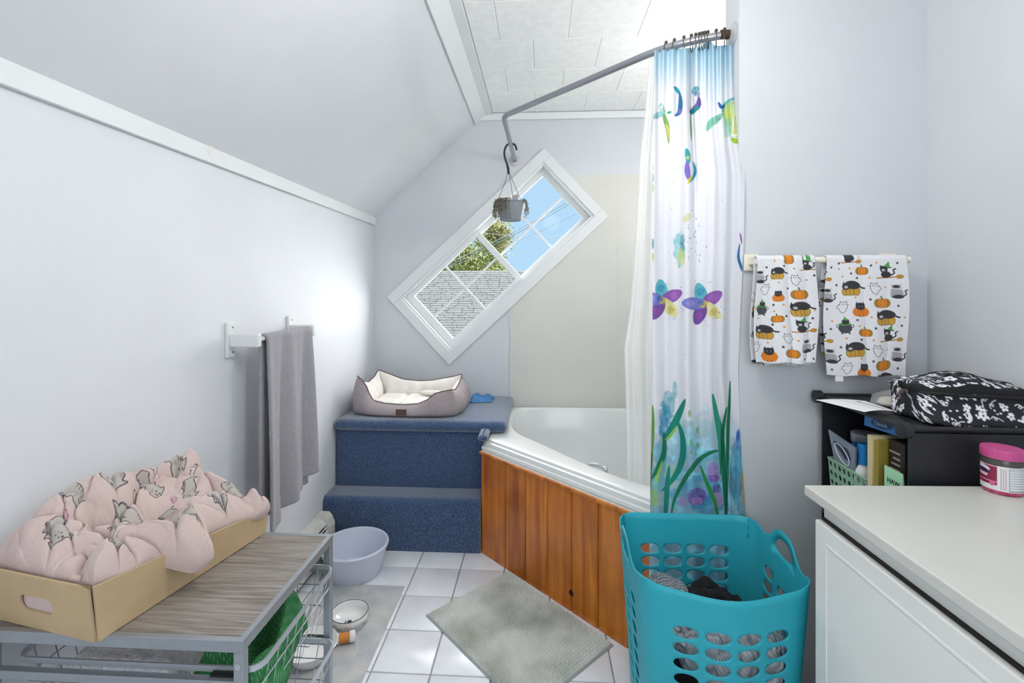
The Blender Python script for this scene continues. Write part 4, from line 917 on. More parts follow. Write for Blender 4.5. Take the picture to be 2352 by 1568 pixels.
G1, G2, G3 = '1E8A78', '2C9A80', '1F7A58'
leaf([(1573, 918), (1562, 945), (1548, 975), (1533, 1000), (1525, 1015)], 17, G1); leaf([(1555, 965), (1567, 1000), (1569, 1040), (1560, 1075), (1542, 1105), (1520, 1128)], 15, G1)
leaf([(1525, 995), (1525, 1040), (1512, 1072), (1497, 1100)], 13, G3); leaf([(1555, 978), (1540, 1000), (1528, 1010)], 7, '8FC05A'); leaf([(1522, 1058), (1512, 1090), (1504, 1110)], 7, '9CC85A')
leaf([(1537, 1070), (1533, 1110), (1530, 1165), (1526, 1200)], 12, G1); leaf([(1655, 1034), (1635, 1038), (1610, 1052), (1590, 1075), (1570, 1105), (1548, 1150), (1542, 1185)], 11, G3)
leaf([(1637, 906), (1645, 950), (1655, 1000), (1660, 1060), (1665, 1120), (1668, 1200)], 16, G2); leaf([(1669, 935), (1661, 985), (1658, 1040), (1655, 1090)], 9, G3); leaf([(1677, 875), (1675, 930), (1672, 990), (1670, 1100), (1668, 1200)], 8, G3)
leaf([(1609, 1070), (1622, 1105), (1637, 1140), (1645, 1165), (1652, 1200)], 10, '2E8A4A'); leaf([(1499, 930), (1500, 975), (1497, 1040), (1495, 1090)], 8, '6F9A4A'); leaf([(1497, 1040), (1494, 1090), (1493, 1140)], 5, '5A4A2A')
CURT = M('curtain_fabric', 'FFFFFF', .85, attr='Col', bump=.15, bscale=700)
def translucent(mat, fac):
    nt = mat.node_tree; b = nt.nodes['Principled BSDF']; o = [n for n in nt.nodes if n.type == 'OUTPUT_MATERIAL'][0]
    tr = nt.nodes.new('ShaderNodeBsdfTranslucent'); mx = nt.nodes.new('ShaderNodeMixShader'); mx.inputs[0].default_value = fac
    s_ = b.inputs['Base Color'].links
    if s_: nt.links.new(s_[0].from_socket, tr.inputs['Color'])
    else: tr.inputs['Color'].default_value = b.inputs['Base Color'].default_value
    nt.links.new(b.outputs[0], mx.inputs[1]); nt.links.new(tr.outputs[0], mx.inputs[2]); nt.links.new(mx.outputs[0], o.inputs['Surface'])
translucent(CURT, .28)
grid_obj('shower_curtain', CG, CURT, colors=cv.C, label='white shower curtain printed with watercolour turtles, starfish and sea plants', cat='shower curtain')

# liner inside the tub
S_, T_g = np.meshgrid(np.linspace(0, 1, 90), np.linspace(0, 1, 160)); PYg = 128 + (1125 - 128) * T_g
xl = np.interp(PYg, [128, 250, 400, 600, 700, 800, 900, 1000, 1125], [1492, 1482, 1468, 1456, 1448, 1434, 1437, 1440, 1441]); xr = np.interp(PYg, [128, 400, 800, 1125], [1530, 1530, 1535, 1540])
PXg = xl + (xr - xl) * S_; yy = np.interp(PYg, [128, 500, 1125], [1.705, 1.80, 1.945]) + .0 * S_ + (.004 + .014 * T_g) * np.sin(S_ * 13 + T_g * 1.5) + .006 * np.sin(S_ * 29)
ax_ = (PXg - 1176) / F; dep = yy / (_c + _s * ax_)
LIN = M('liner_vinyl', 'F0F1F0', .25, alpha=.72, spec=.5)
translucent(LIN, .3)
def add_alpha(mat, a):
    nt = mat.node_tree; o = [n for n in nt.nodes if n.type == 'OUTPUT_MATERIAL'][0]; s_ = o.inputs['Surface'].links[0].from_socket
    t = nt.nodes.new('ShaderNodeBsdfTransparent'); mx = nt.nodes.new('ShaderNodeMixShader'); mx.inputs[0].default_value = a; nt.links.new(t.outputs[0], mx.inputs[1]); nt.links.new(s_, mx.inputs[2]); nt.links.new(mx.outputs[0], o.inputs['Surface'])
grid_obj('shower_liner', np.stack([dep * (-_s + _c * ax_), yy, H + dep * (660 - PYg) / F], -1), LIN, label='sheer white vinyl shower liner hanging into the tub behind the printed curtain', cat='shower liner')

# ================================================================== HANGING PLANTER
hp = on_y(1172, 345, 2.83); hx, hy = -.168, 2.80
pl = thing('hanging_planter', (hx, hy, 1.68), 'small grey plastic hanging pot with dried trailing plant on the shower rod', 'hanging planter')
POT = M('pot_grey', '7F858C', .5, var=.05, vscale=30); HK = M('hook_black', '2F3338', .5)
zt_, zb_ = 1.795, 1.687
MB().lathe([(.001, .004), (.058, .004), (.06, 0), (.063, .004), (.078, zt_ - zb_ - .008), (.082, zt_ - zb_ - .006), (.082, zt_ - zb_), (.077, zt_ - zb_), (.072, .09), (.058, .012), (.001, .01)], 36, (hx, hy, zb_)).build('pot', POT, pl, smooth=40)
MB().lathe([(.001, .088), (.05, .092), (.072, .084)], 24, (hx, hy, zb_)).build('soil', M('soil', '5A4E3E', 1., bump=1, bscale=120), pl)
zh = ZR + .0125
hookp = [(-.012, -.155), (-.018, -.11), (-.034, -.06), (-.036, -.02), (-.022, .012), (.004, .022), (.026, .010), (.034, -.018)]
MB().tube(smooth_path([(hx + a, hy, zh - .012 + b) for a, b in hookp], 36), [.0075] * 6 + [.006] * 30, 8).build('hook', HK, pl, smooth=60)
for k in range(3):
    an = math.radians(200 + 120 * k); pe = (hx + .079 * math.cos(an), hy + .079 * math.sin(an), zt_ - .004)
    MB().tube(smooth_path([(hx - .012 + .01 * math.cos(an), hy + .006 * math.sin(an), zh - .168), (hx + .03 * math.cos(an) - .006, hy + .03 * math.sin(an), 1.90), pe], 16), .0014, 5).build('hanger_wire', HK, pl)
pm = M('dry_plant', '8A846C', .9, col2='5F5C4C', vscale=60); vine = MB(); rs = random.Random(5)
for k in range(46):
    an = rs.gauss(math.radians(205), .75) if k < 36 else rs.uniform(-.6, .5); r0 = .06; q0 = Vector((hx + r0 * math.cos(an), hy + r0 * math.sin(an), zt_ - .002)); ln = rs.uniform(.03, .10)
    out_ = Vector((math.cos(an), math.sin(an), 0)); pts = [q0, q0 + out_ * .024 + Vector((0, 0, .012)), q0 + out_ * .036 + Vector((0, 0, -ln * .4)), q0 + out_ * (.034 + rs.uniform(-.006, .008)) + Vector((rs.uniform(-.008, .008), 0, -ln))]
    pts = [Vector(p_) for p_ in smooth_path(pts, 9)]; vine.tube(pts, .0011, 4)
    for p_ in pts[2:]:
        for _ in range(2):
            d_ = Vector((rs.uniform(-1, 1), rs.uniform(-1, 1), rs.uniform(-1, .4))).normalized() * .011; e_ = d_.orthogonal().normalized() * .0035
            vine.add([p_, p_ + d_ * .5 + e_, p_ + d_, p_ + d_ * .5 - e_], [(0, 1, 2, 3)])
vine.build('trailing_plant', pm, pl)
MB().box(hx + .012, hy + .03, zt_ + .001, hx + .042, hy + .034, zt_ + .045).build('plant_tag', M('tag_grey', '9AA0A8', .5), pl)

# ================================================================== HALLOWEEN TOWELS ON THE PARTITION WALL
CRM = M('rail_cream', 'E9E4D6', .35)
ry, rz = STUB_Y0 - .062, None
pL = on_y(1745, 598, ry); pR = on_y(2088, 596, ry); rz = (pL.z + pR.z) / 2
r2 = thing('towel_rail', ((pL.x + pR.x) / 2, STUB_Y0, rz), 'cream towel rail with two small printed towels on the partition wall', 'towel rail')
MB().cyl((pL.x - .005, ry, rz), (pR.x, ry, rz), .0095, 16).build('bar', CRM, r2, smooth=50)
for x in (pL.x - .002, pR.x - .022):
    MB().box(x - .022, STUB_Y0 - .01, rz - .03, x + .022, STUB_Y0 - .0005, rz + .022).build('bracket_plate', CRM, r2, bevel=.003)
    MB().box(x - .009, ry - .004, rz - .012, x + .009, STUB_Y0 - .008, rz + .012).build('bracket_arm', CRM, r2, bevel=.003)
ORN, DOR, BLKC, GRN, BRN = 'E08A2C', 'B5651C', '3A383C', '4FA04A', 'B07A34'
def pumpkin(cv, x, y, s, c_=ORN, side='A87E2C'):
    for dx in (-.52, .52): cv.ell(x + dx * s, y, .5 * s, .58 * s, BLKC); cv.ell(x + dx * s, y, .45 * s, .53 * s, side)
    for dx in (-.27, .27): cv.ell(x + dx * s, y, .4 * s, .62 * s, '7A4A1A'); cv.ell(x + dx * s, y, .35 * s, .58 * s, c_)
    cv.ell(x, y, .32 * s, .64 * s, '9A5A1A'); cv.ell(x, y, .28 * s, .6 * s, c_); cv.line([(x, y - .6 * s), (x - .1 * s, y - .9 * s)], .2 * s, '4F7A3A')
def catpump(cv, x, y, s):
    for k, dx in enumerate((-.7, -.25, .2, .65)): cv.ell(x + dx * s, y + .35 * s, .42 * s, .58 * s, BLKC); cv.ell(x + dx * s, y + .35 * s, .37 * s, .53 * s, 'C79A3C')
    cv.ell(x + .15 * s, y - .42 * s, .95 * s, .52 * s, BLKC, 10); cv.ell(x - .62 * s, y - .25 * s, .5 * s, .45 * s, BLKC)
    for dx in (-.95, -.35): cv.poly([(x + (dx - .15) * s, y - .45 * s), (x + dx * s, y - .9 * s), (x + (dx + .18) * s, y - .5 * s)], BLKC)
    cv.ell(x - .62 * s, y - .16 * s, .22 * s, .17 * s, 'B9B9BF'); cv.line([(x + .9 * s, y - .3 * s), (x + 1.3 * s, y - .05 * s), (x + 1.6 * s, y - .02 * s)], .2 * s, BLKC)
def catin(cv, x, y, s):
    cv.ell(x, y + .35 * s, .95 * s, .62 * s, '9A4F14')
    for dx in (-.55, 0, .55): cv.ell(x + dx * s, y + .35 * s, .36 * s, .58 * s, 'DB7E28')
    cv.ell(x, y - .35 * s, .58 * s, .48 * s, BLKC)
    for dx in (-.4, .4): cv.poly([(x + (dx - .2) * s, y - .55 * s), (x + dx * s, y - .98 * s), (x + (dx + .2) * s, y - .55 * s)], BLKC)
    for dx in (-.2, .2): cv.ell(x + dx * s, y - .35 * s, .06 * s, .08 * s, '8A8A90')
def ghost(cv, x, y, s, f=1):
    P = [(-.6, -.95), (-.35, -.8), (.1, -.8), (.35, -.95), (.45, -.4), (.85, -.15), (.95, .15), (.55, .3), (.35, .8), (.05, 1.), (-.4, .7), (-.7, .0), (-.6, -.95)]
    cv.line([(x + f * a * s, y + b * s) for a, b in P], .09 * s, '55555C')
    for dx in (-.3, .05): cv.ell(x + f * dx * s, y - .45 * s, .08 * s, .1 * s, '55555C')
    cv.line([(x - f * .7 * s, y - .35 * s), (x - f * 1. * s, y - .4 * s)], .06 * s, '55555C'); cv.line([(x + f * .45 * s, y - .35 * s), (x + f * .8 * s, y - .45 * s)], .06 * s, '55555C')
def witch(cv, x, y, s):
    cv.line([(x - 1.2 * s, y + .95 * s), (x + 1.2 * s, y + .82 * s)], .16 * s, BRN); cv.ell(x + 1.5 * s, y + .78 * s, .48 * s, .28 * s, 'B98A3C', -5)
    cv.ell(x - .1 * s, y + .5 * s, .6 * s, .45 * s, BLKC); cv.ell(x - .3 * s, y - .2 * s, .48 * s, .45 * s, BLKC); cv.poly([(x - .8 * s, y - .3 * s), (x - .75 * s, y - .8 * s), (x - .4 * s, y - .5 * s)], BLKC)
    cv.ell(x - .35 * s, y - .1 * s, .22 * s, .16 * s, 'B9B9BF'); cv.poly([(x - .35 * s, y - .55 * s), (x + .35 * s, y - 1.25 * s), (x + .45 * s, y - .4 * s)], GRN); cv.line([(x - .5 * s, y - .5 * s), (x + .6 * s, y - .4 * s)], .12 * s, '22282A')
    cv.line(smooth_path([(x + .45 * s, y + .6 * s), (x + .9 * s, y + .3 * s), (x + .8 * s, y - .1 * s), (x + 1.1 * s, y - .25 * s)], 14), .18 * s, BLKC)
def mummy(cv, x, y, s):
    cv.poly([(x + a * s, y + b * s) for a, b in ((-.8, -1.1), (-.55, -.95), (.3, -.95), (.6, -1.1), (.6, -.3), (.9, .5), (.6, .95), (-.7, .95), (-.9, .5), (-.65, -.3))], 'C9C9CC'); cv.ell(x - .05 * s, y - .65 * s, .5 * s, .22 * s, BLKC)
    for k in range(6): q = -.2 + .2 * k; cv.line([(x - .8 * s, y + q * s), (x + .75 * s, y + (q + .15) * s)], .08 * s, '55555A')
    cv.ell(x + .1 * s, y + .8 * s, .75 * s, .28 * s, BLKC); cv.line(smooth_path([(x + .7 * s, y + .8 * s), (x + 1.2 * s, y + .4 * s), (x + 1.05 * s, y), (x + 1.35 * s, y - .2 * s)], 12), .18 * s, BLKC)
def cauldron(cv, x, y, s):
    cv.ell(x, y + .35 * s, .8 * s, .7 * s, '4A4A52'); cv.ell(x, y - .22 * s, .75 * s, .2 * s, GRN); cv.ell(x + .1 * s, y - .55 * s, .45 * s, .4 * s, BLKC); cv.poly([(x - .2 * s, y - .75 * s), (x + .05 * s, y - 1.3 * s), (x + .4 * s, y - .7 * s)], GRN)
    for dx in (-.85, .85): cv.ell(x + dx * s, y + .1 * s, .2 * s, .24 * s, '4A4A52'); cv.ell(x + dx * s, y + .1 * s, .1 * s, .13 * s, 'F2F2F4')
    for dx in (-.4, .45): cv.ell(x + dx * s, y + 1.05 * s, .12 * s, .14 * s, '4A4A52')
def star5(cv, x, y, s, rot=0): cv.poly([(x + (s if k % 2 == 0 else s * .42) * math.sin(PI * k / 5 + rot), y - (s if k % 2 == 0 else s * .42) * math.cos(PI * k / 5 + rot)) for k in range(10)], '2C2C32')
def dots(cv, pts, stars):
    for (x, y) in pts: cv.ell(x, y, 11, 10, 'DD9A4A')
    for i, (x, y) in enumerate(stars): star5(cv, x, y, 19, i * .5)
TOW = M('towel_cotton', 'FFFFFF', .95, attr='Col', bump=.45, bscale=420, sheen=.2)
def crop_x(cx): return 1700 + cx * .2296
def crop_y(cy): return 540 + cy * .2296
def print_towel(name, cx0, cx1, cy1, cyb, motifs, label, seed, folds):
    yq = ry - .014; xa, xb_ = on_y(crop_x(cx0), 600, yq).x, on_y(crop_x(cx1), 600, yq).x; zf = on_y(1800, crop_y(cy1), yq).z; zbk = on_y(1800, crop_y(cyb), yq).z
    def ff(w_, dn, side):
        f = folds * (.3 + dn) * (np.sin(w_ * 9 + seed) + .6 * np.sin(w_ * 17 + 2 * seed)) * np.where(side >= 0, 1, .6)
        return np.abs(f) * .8 + .002, .006 * np.sin(dn * 5 + w_ * 4 + seed), .002 * np.sin(w_ * 14 + seed) * dn
    Gq, Wg, dn, side = hang(name, xa, xb_, zf, zbk, ry, rz, .0125, 'x', TOW, 620, 260, ff)
    CX = cx0 + (cx1 - cx0) * Wg; CY = np.where(side >= 0, 205 + (cy1 - 205) * dn, 205 - (cyb - 205) * dn); CY = np.where(side < 0, 1500 - dn * 1100, CY)
    cv = Canvas(CX, CY, 'E4E4E8'); cv.px = abs(cx1 - cx0) / 260
    for m_ in motifs: m_[0](cv, *m_[1:])
    return grid_obj(name, Gq, TOW, colors=cv.C, solid=.004, label=label, cat='hand towel')
m2 = [(witch, 1470, 320, 78), (pumpkin, 1230, 322, 66), (catpump, 1125, 500, 82), (ghost, 1350, 500, 62), (mummy, 1550, 530, 72), (pumpkin, 1405, 650, 76), (ghost, 1040, 690, 62, -1), (catin, 1203, 715, 80), (catpump, 1435, 800, 84), (cauldron, 1050, 880, 75), (pumpkin, 1230, 958, 64), (witch, 1465, 965, 78),
      (catpump, 1130, 1130, 82), (ghost, 1345, 1135, 62), (mummy, 1568, 1175, 72), (catin, 1215, 1345, 80), (ghost, 1045, 1315, 60, -1), (pumpkin, 1418, 1285, 84), (mummy, 880, 570, 72), (mummy, 895, 1195, 74), (witch, 770, 350, 74), (witch, 790, 985, 74), (catpump, 1450, 1440, 84), (witch, 1085, 170, 70),
      (dots, [(985, 300), (1098, 295), (1030, 378), (1305, 390), (1448, 488), (1162, 595), (1295, 795), (935, 835), (1178, 890), (1055, 1010), (1302, 1028), (1455, 1128), (1180, 1225), (1620, 797), (1375, 237)],
       [(898, 285), (978, 243), (1118, 348), (1182, 395), (972, 465), (1300, 612), (885, 715), (1162, 828), (918, 918), (1325, 905), (1555, 680), (1593, 883), (1185, 1030), (998, 1100), (1305, 1243), (1585, 1322), (898, 1338), (1322, 265), (1575, 240)])]
m1 = [(catpump, 375, 345, 68), (ghost, 565, 415, 58), (ghost, 252, 510, 60, -1), (catin, 395, 580, 62), (pumpkin, 595, 565, 78), (cauldron, 225, 700, 72), (catpump, 595, 715, 82), (pumpkin, 378, 820, 58), (witch, 595, 880, 76), (catpump, 250, 955, 80), (ghost, 453, 1025, 56), (mummy, 640, 1095, 70), (catin, 278, 1180, 82), (pumpkin, 495, 1180, 72), (ghost, 150, 1110, 56, -1), (witch, 690, 250, 66), (pumpkin, 490, 215, 56), (mummy, 178, 380, 66),
      (dots, [(553, 295), (670, 415), (395, 440), (440, 675), (355, 738), (720, 730), (190, 815), (425, 905), (275, 1060), (548, 1040), (330, 215)], [(245, 282), (440, 268), (742, 368), (490, 503), (350, 672), (455, 792), (698, 815), (333, 875), (402, 1112), (627, 1232), (733, 1233)])]
print_towel('hand_towel', 148, 760, 1275, 1310, m1, 'shorter white towel printed with black cats and pumpkins, nearer the shower curtain', 1.3, .007)
tw = print_towel('hand_towel', 850, 1665, 1395, 1200, m2, 'longer white towel printed with black cats and pumpkins, above the black shelf unit', 2.1, .0045)
q = on_y(crop_x(985), crop_y(1428), ry - .012)
MB().box(q.x - .011, ry - .016, q.z - .009, q.x + .011, ry - .0145, q.z + .013).build('care_label', M('label_white', 'EEEEEE', .6), tw)
# ================================================================== LAUNDRY BASKET
TEAL = M('teal_plastic', '3CC2D4', .38, var=.02, vscale=4, spec=.45); translucent(TEAL, .32)
cx, cy = .432, 1.308; HX, HY = .197, .178
def base_path():
    r = .055; pts = []
    def bow(x, y): return x, y
    segs = []
    for (sx, sy, a0) in ((-1, -1, PI), (1, -1, 1.5 * PI), (1, 1, 0), (-1, 1, .5 * PI)):
        c0 = (sx * (HX - r), sy * (HY - r)); segs.append([(c0[0] + r * math.cos(a0 + t), c0[1] + r * math.sin(a0 + t)) for t in np.linspace(0, PI / 2, 13)])
    return segs
segs = base_path(); sides_ = []
for i in range(4):                                   # side i runs from the middle of corner i to the middle of corner i+1
    A = segs[i][6:]; B = segs[(i + 1) % 4][:7]; a, b = np.array(A[-1]), np.array(B[0]); n_ = 14
    mid = [tuple(a + (b - a) * t) for t in np.linspace(0, 1, n_ + 2)[1:-1]]
    P = np.array(A + mid + B); d = np.r_[0, np.cumsum(np.linalg.norm(np.diff(P, axis=0), axis=1))]; sides_.append((P, d / d[-1]))
bowv = [(0, -.032), (.010, 0), (0, .006), (-.010, 0)]
def bk(side, u, z):
    P, d = sides_[side]; x = np.interp(u, d, P[:, 0]); y = np.interp(u, d, P[:, 1]); q = math.sin(PI * u) ** 2; x += bowv[side][0] * q; y += bowv[side][1] * q
    k = .80 + .20 * min(1, z / .62); return Vector((cx + x * k, cy + y * k, z))
def rimz(side, u):
    if side in (1, 3): return .622 + .034 * math.exp(-((u - .5) / .17) ** 4) - .012 * math.exp(-((u - .2) / .08) ** 2) - .012 * math.exp(-((u - .8) / .08) ** 2)
    return .622 - (.016 if side == 0 else .004) * math.sin(PI * u)
ZTOP = .535; bk_mb = MB()
def patch(side, u0, u1, zf0, zf1, nu=4, nz=1):
    g = [[bk(side, u0 + (u1 - u0) * i / nu, zf0(u0 + (u1 - u0) * i / nu) + (zf1(u0 + (u1 - u0) * i / nu) - zf0(u0 + (u1 - u0) * i / nu)) * j / nz) for i in range(nu + 1)] for j in range(nz + 1)]
    bk_mb.loft(g, closed=False)
def holecell(side, u0, u1, zf0, zf1, ru, rv, rot=0., m_=6):
    sq, el = [], []; uc, fu = (u0 + u1) / 2, (u1 - u0) / 2
    for e in range(4):
        for k in range(m_):
            t = k / m_ * 2 - 1; q = ((t, -1), (1, t), (-t, 1), (-1, -t))[e]; sq.append(q); an = math.atan2(q[1], q[0]); el.append((ru * math.cos(an), rv * math.sin(an)))
    def mp_(q): u = uc + fu * q[0]; v = (q[1] + 1) / 2; return bk(side, u, zf0(u) + (zf1(u) - zf0(u)) * v)
    bk_mb.loft([[mp_(q) for q in sq], [mp_(((a[0] + b[0]) / 2, (a[1] + b[1]) / 2)) for a, b in zip(sq, el)], [mp_(q) for q in el]])
K = lambda z: (lambda u: z)
pitch = .0375; NROW = 12; ZLOW = ZTOP - pitch * (NROW + .5)
for side in range(4):
    wide = side in (0, 2); cols = [.12, .31, .50, .69, .88] if wide else [.2, .4, .6, .8]
    rz_ = lambda u, s_=side: rimz(s_, u); lowz = lambda u, s_=side: ZTOP + (rimz(s_, u) - ZTOP) * .3
    ivs = [(0, cols[0])] + list(zip(cols[:-1], cols[1:])) + [(cols[-1], 1)]
    for (u0, u1) in ivs: patch(side, u0, u1, K(ZTOP), lowz, 6, 2)
    if wide:
        for (u0, u1) in ivs: patch(side, u0, u1, lowz, rz_, 6, 3)
    else:
        patch(side, 0, cols[0], lowz, rz_, 6, 18); patch(side, cols[-1], 1, lowz, rz_, 6, 18); holecell(side, cols[0], cols[-1], lowz, rz_, .46, .50, m_=18)
    for (u0, u1) in (ivs[0], ivs[-1]): patch(side, u0, u1, K(ZLOW), K(ZTOP), 6, 6 * NROW + 3)
    for ci in range(len(cols) - 1):
        stg = not wide and ci == 1; z = ZTOP - (pitch / 2 if stg else 0)
        if stg: patch(side, cols[ci], cols[ci + 1], K(z), K(ZTOP), 6, 3)
        for r_ in range(NROW): holecell(side, cols[ci], cols[ci + 1], K(z - pitch), K(z), .80 if wide else .62, .80); z -= pitch
        if not stg: patch(side, cols[ci], cols[ci + 1], K(ZLOW), K(z), 6, 3)
    for (u0, u1) in ivs: patch(side, u0, u1, K(.03), K(ZLOW), 6, 2)
bot = [bk(s_, u0 + (u1 - u0) * k / 6, .03) for s_ in range(4) for (u0, u1) in ((lambda c_: [(0, c_[0])] + list(zip(c_[:-1], c_[1:])) + [(c_[-1], 1)])([.12, .31, .50, .69, .88] if s_ in (0, 2) else [.2, .4, .6, .8])) for k in range(6)]; c0 = Vector((cx, cy, .03))
bk_mb.loft([bot, [c0 + (q - c0) * .96 + Vector((0, 0, -.029)) for q in bot], [c0 + (q - c0) * .5 + Vector((0, 0, -.029)) for q in bot]], cap1=True)
lb = bk_mb.build('laundry_basket', TEAL, smooth=80, label='tall teal plastic laundry basket with oval holes and cut-out handles', cat='laundry basket', origin=(cx, cy, 0))
bm = bmesh.new(); bm.from_mesh(lb.data); bmesh.ops.remove_doubles(bm, verts=bm.verts, dist=.0004); bmesh.ops.recalc_face_normals(bm, faces=bm.faces); bm.to_mesh(lb.data); bm.free()
md = lb.modifiers.new('thick', 'SOLIDIFY'); md.thickness = .003; md.offset = 0
def knitmat(name, c1, c2, sc):
    m = bpy.data.materials.new(name); m.use_nodes = True; nt = m.node_tree; N = nt.nodes; Lk = nt.links; b = N['Principled BSDF']; tc = N.new('ShaderNodeTexCoord')
    mp = N.new('ShaderNodeMapping'); mp.inputs['Rotation'].default_value = (.3, .5, .35); Lk.new(tc.outputs['Object'], mp.inputs['Vector'])
    w = N.new('ShaderNodeTexWave'); w.inputs['Scale'].default_value = sc; w.inputs['Distortion'].default_value = 1.; w.bands_direction = 'Y'; Lk.new(mp.outputs[0], w.inputs['Vector'])
    w2 = N.new('ShaderNodeTexWave'); w2.inputs['Scale'].default_value = sc * 1.6; w2.bands_direction = 'X'; Lk.new(mp.outputs[0], w2.inputs['Vector'])
    mu = N.new('ShaderNodeMath'); mu.operation = 'MULTIPLY'; Lk.new(w.outputs['Fac'], mu.inputs[0]); ad = N.new('ShaderNodeMath'); ad.inputs[1].default_value = .5; Lk.new(w2.outputs['Fac'], ad.inputs[0]); Lk.new(ad.outputs[0], mu.inputs[1])
    r = N.new('ShaderNodeValToRGB'); r.color_ramp.elements[0].color = (*lin(c2), 1); r.color_ramp.elements[1].color = (*lin(c1), 1); r.color_ramp.elements[1].position = .6; Lk.new(mu.outputs[0], r.inputs['Fac']); Lk.new(r.outputs[0], b.inputs['Base Color'])
    bp = N.new('ShaderNodeBump'); bp.inputs['Distance'].default_value = .003; Lk.new(mu.outputs[0], bp.inputs['Height']); Lk.new(bp.outputs[0], b.inputs['Normal']); b.inputs['Roughness'].default_value = .95; return m
def lump(name, c, r, mat, seed, label, cat, amp=.22, grp=None, rot=0):
    th, ph = np.meshgrid(np.linspace(0, 2 * PI, 72, endpoint=False), np.linspace(.02, PI - .02, 44)); d = 1 + amp * (np.abs(fbm(th * 0 + np.cos(th) * np.sin(ph) * 2 + 9, np.sin(th) * np.sin(ph) * 2 + np.cos(ph) * 1.5 + 9, seed, 3)) * 2 - .5)
    sp = lambda v, e: np.sign(v) * np.abs(v) ** e
    x = r[0] * sp(np.cos(th), .8) * np.sin(ph) * d; y = r[1] * sp(np.sin(th), .8) * np.sin(ph) * d; z = r[2] * sp(np.cos(ph), .8) * d; cr, sr = math.cos(rot), math.sin(rot)
    o = grid_obj(name, np.stack([c[0] + x * cr - z * sr, c[1] + y, c[2] + x * sr + z * cr], -1), mat, closed_u=True, label=label, cat=cat); return o
GK = knitmat('grey_ribbed_knit', 'B5B7BC', '7A7D84', 30); GK2 = knitmat('grey_ribbed_knit_dark', 'A9ACB2', '5E6168', 22)
BK = M('black_fabric', '17171C', .9, var=.3, vscale=40, bump=.4, bscale=250)
lump('black_garment', (cx + .02, cy + .02, .27), (.132, .118, .225), BK, 3, 'black clothing in the middle of the teal laundry basket', 'clothing', .12)
lump('knit_sweater', (cx - .085, cy - .01, .44), (.082, .13, .055), GK2, 13, 'dark grey ribbed knit in the teal basket on the side towards the wooden tub panel', 'clothing', .2, rot=-.35)
lump('knit_sweater', (cx + .035, cy - .115, .425), (.12, .052, .10), GK, 23, 'light grey ribbed knit pressed against the oval holes of the teal basket', 'clothing', .16, rot=-.05)

# ================================================================== WHITE DRESSER
WHT = M('dresser_white', 'E9EAE6', .32, var=.01, vscale=4); TOPW = M('dresser_top_white', 'D2D2CC', .28, var=.02, vscale=6)
D0 = on_z(1847, 1113, .861); D1 = on_z(2352, 1463, .861); da = (D1 - D0).normalized(); db = Vector((-da.y, da.x, 0))
def dp(a, b, z): q = D0 + da * a + db * b; return Vector((q.x, q.y, z))
dr = thing('dresser', (*dp(.5, .28, 0)[:2], 0), 'white melamine dresser with a panelled front facing the tub', 'dresser')
def dbox(name, a0, a1, b0, b1, z0, z1, mat, bevel=.002, par=None):
    v = [dp(a, b, z) for a in (a0, a1) for b in (b0, b1) for z in (z0, z1)]
    return MB().add(v, [(0, 1, 3, 2), (4, 6, 7, 5), (0, 4, 5, 1), (2, 3, 7, 6), (0, 2, 6, 4), (1, 5, 7, 3)]).build(name, mat, par or dr, bevel=bevel)
LD, WD = 1.02, .53
dbox('top', 0, LD, 0, WD, .839, .861, TOPW, .0025)
dbox('carcass', .022, LD - .02, .030, WD - .01, .0, .839, WHT, .001)
for (z0, z1) in ((.43, .795), (.06, .42)):
    f = dbox('drawer_front', .02, LD - .018, .012, .030, z0, z1, WHT, .0025)
    iz = .035
    for (a0, a1, q0, q1) in ((.055, LD - .055, z1 - iz - .006, z1 - iz), (.055, LD - .055, z0 + iz, z0 + iz + .006), (.055, .061, z0 + iz + .006, z1 - iz - .006), (LD - .061, LD - .055, z0 + iz + .006, z1 - iz - .006)):
        dbox('panel_bead', a0, a1, .0105, .0135, q0, q1, WHT, .001, f)
dbox('shadow_gap', .024, LD - .02, .024, .031, .7955, .801, M('gap_dark', '26221F', .9), 0)

# jar on the dresser
jc = on_z(2322, 1137, .861)
jar = thing('supplement_jar', (jc.x, jc.y, .861), 'small clear jar with pink screw lid and printed label on the dresser', 'jar')
jb = Vector((jc.x, jc.y + .02, .8615))
MB().lathe([(.001, 0), (.031, 0), (.034, .004), (.034, .068), (.0325, .073), (.0315, .076), (.001, .076)], 40, jb).build('body', M('jar_gummies', 'B23A62', .25, var=.3, vscale=90, coat=.6), jar, smooth=40)
MB().lathe([(.0343, .060), (.0343, .069), (.0325, .074)], 40, jb).build('shoulder', M('jar_smoke', '4A4A46', .2), jar, smooth=40)
lid_ = MB(); lp = lambda z, s_: [(jb.x + (.0348 + (s_ if k % 2 else 0)) * math.cos(k * 2 * PI / 96), jb.y + (.0348 + (s_ if k % 2 else 0)) * math.sin(k * 2 * PI / 96), jb.z + z) for k in range(96)]
lid_.loft([lp(.0745, 0), lp(.0755, .0006), lp(.092, .0006), lp(.094, -.0008)], cap0=True, cap1=True).build('screw_lid', M('lid_pink', 'C9528F', .45), jar, smooth=25)
a, z = np.meshgrid(np.linspace(0, 1, 190), np.linspace(0, 1, 90)); an = math.radians(150) + a * math.radians(300); cv = Canvas(a * 300, (1 - z) * 90, 'DDE0E2')
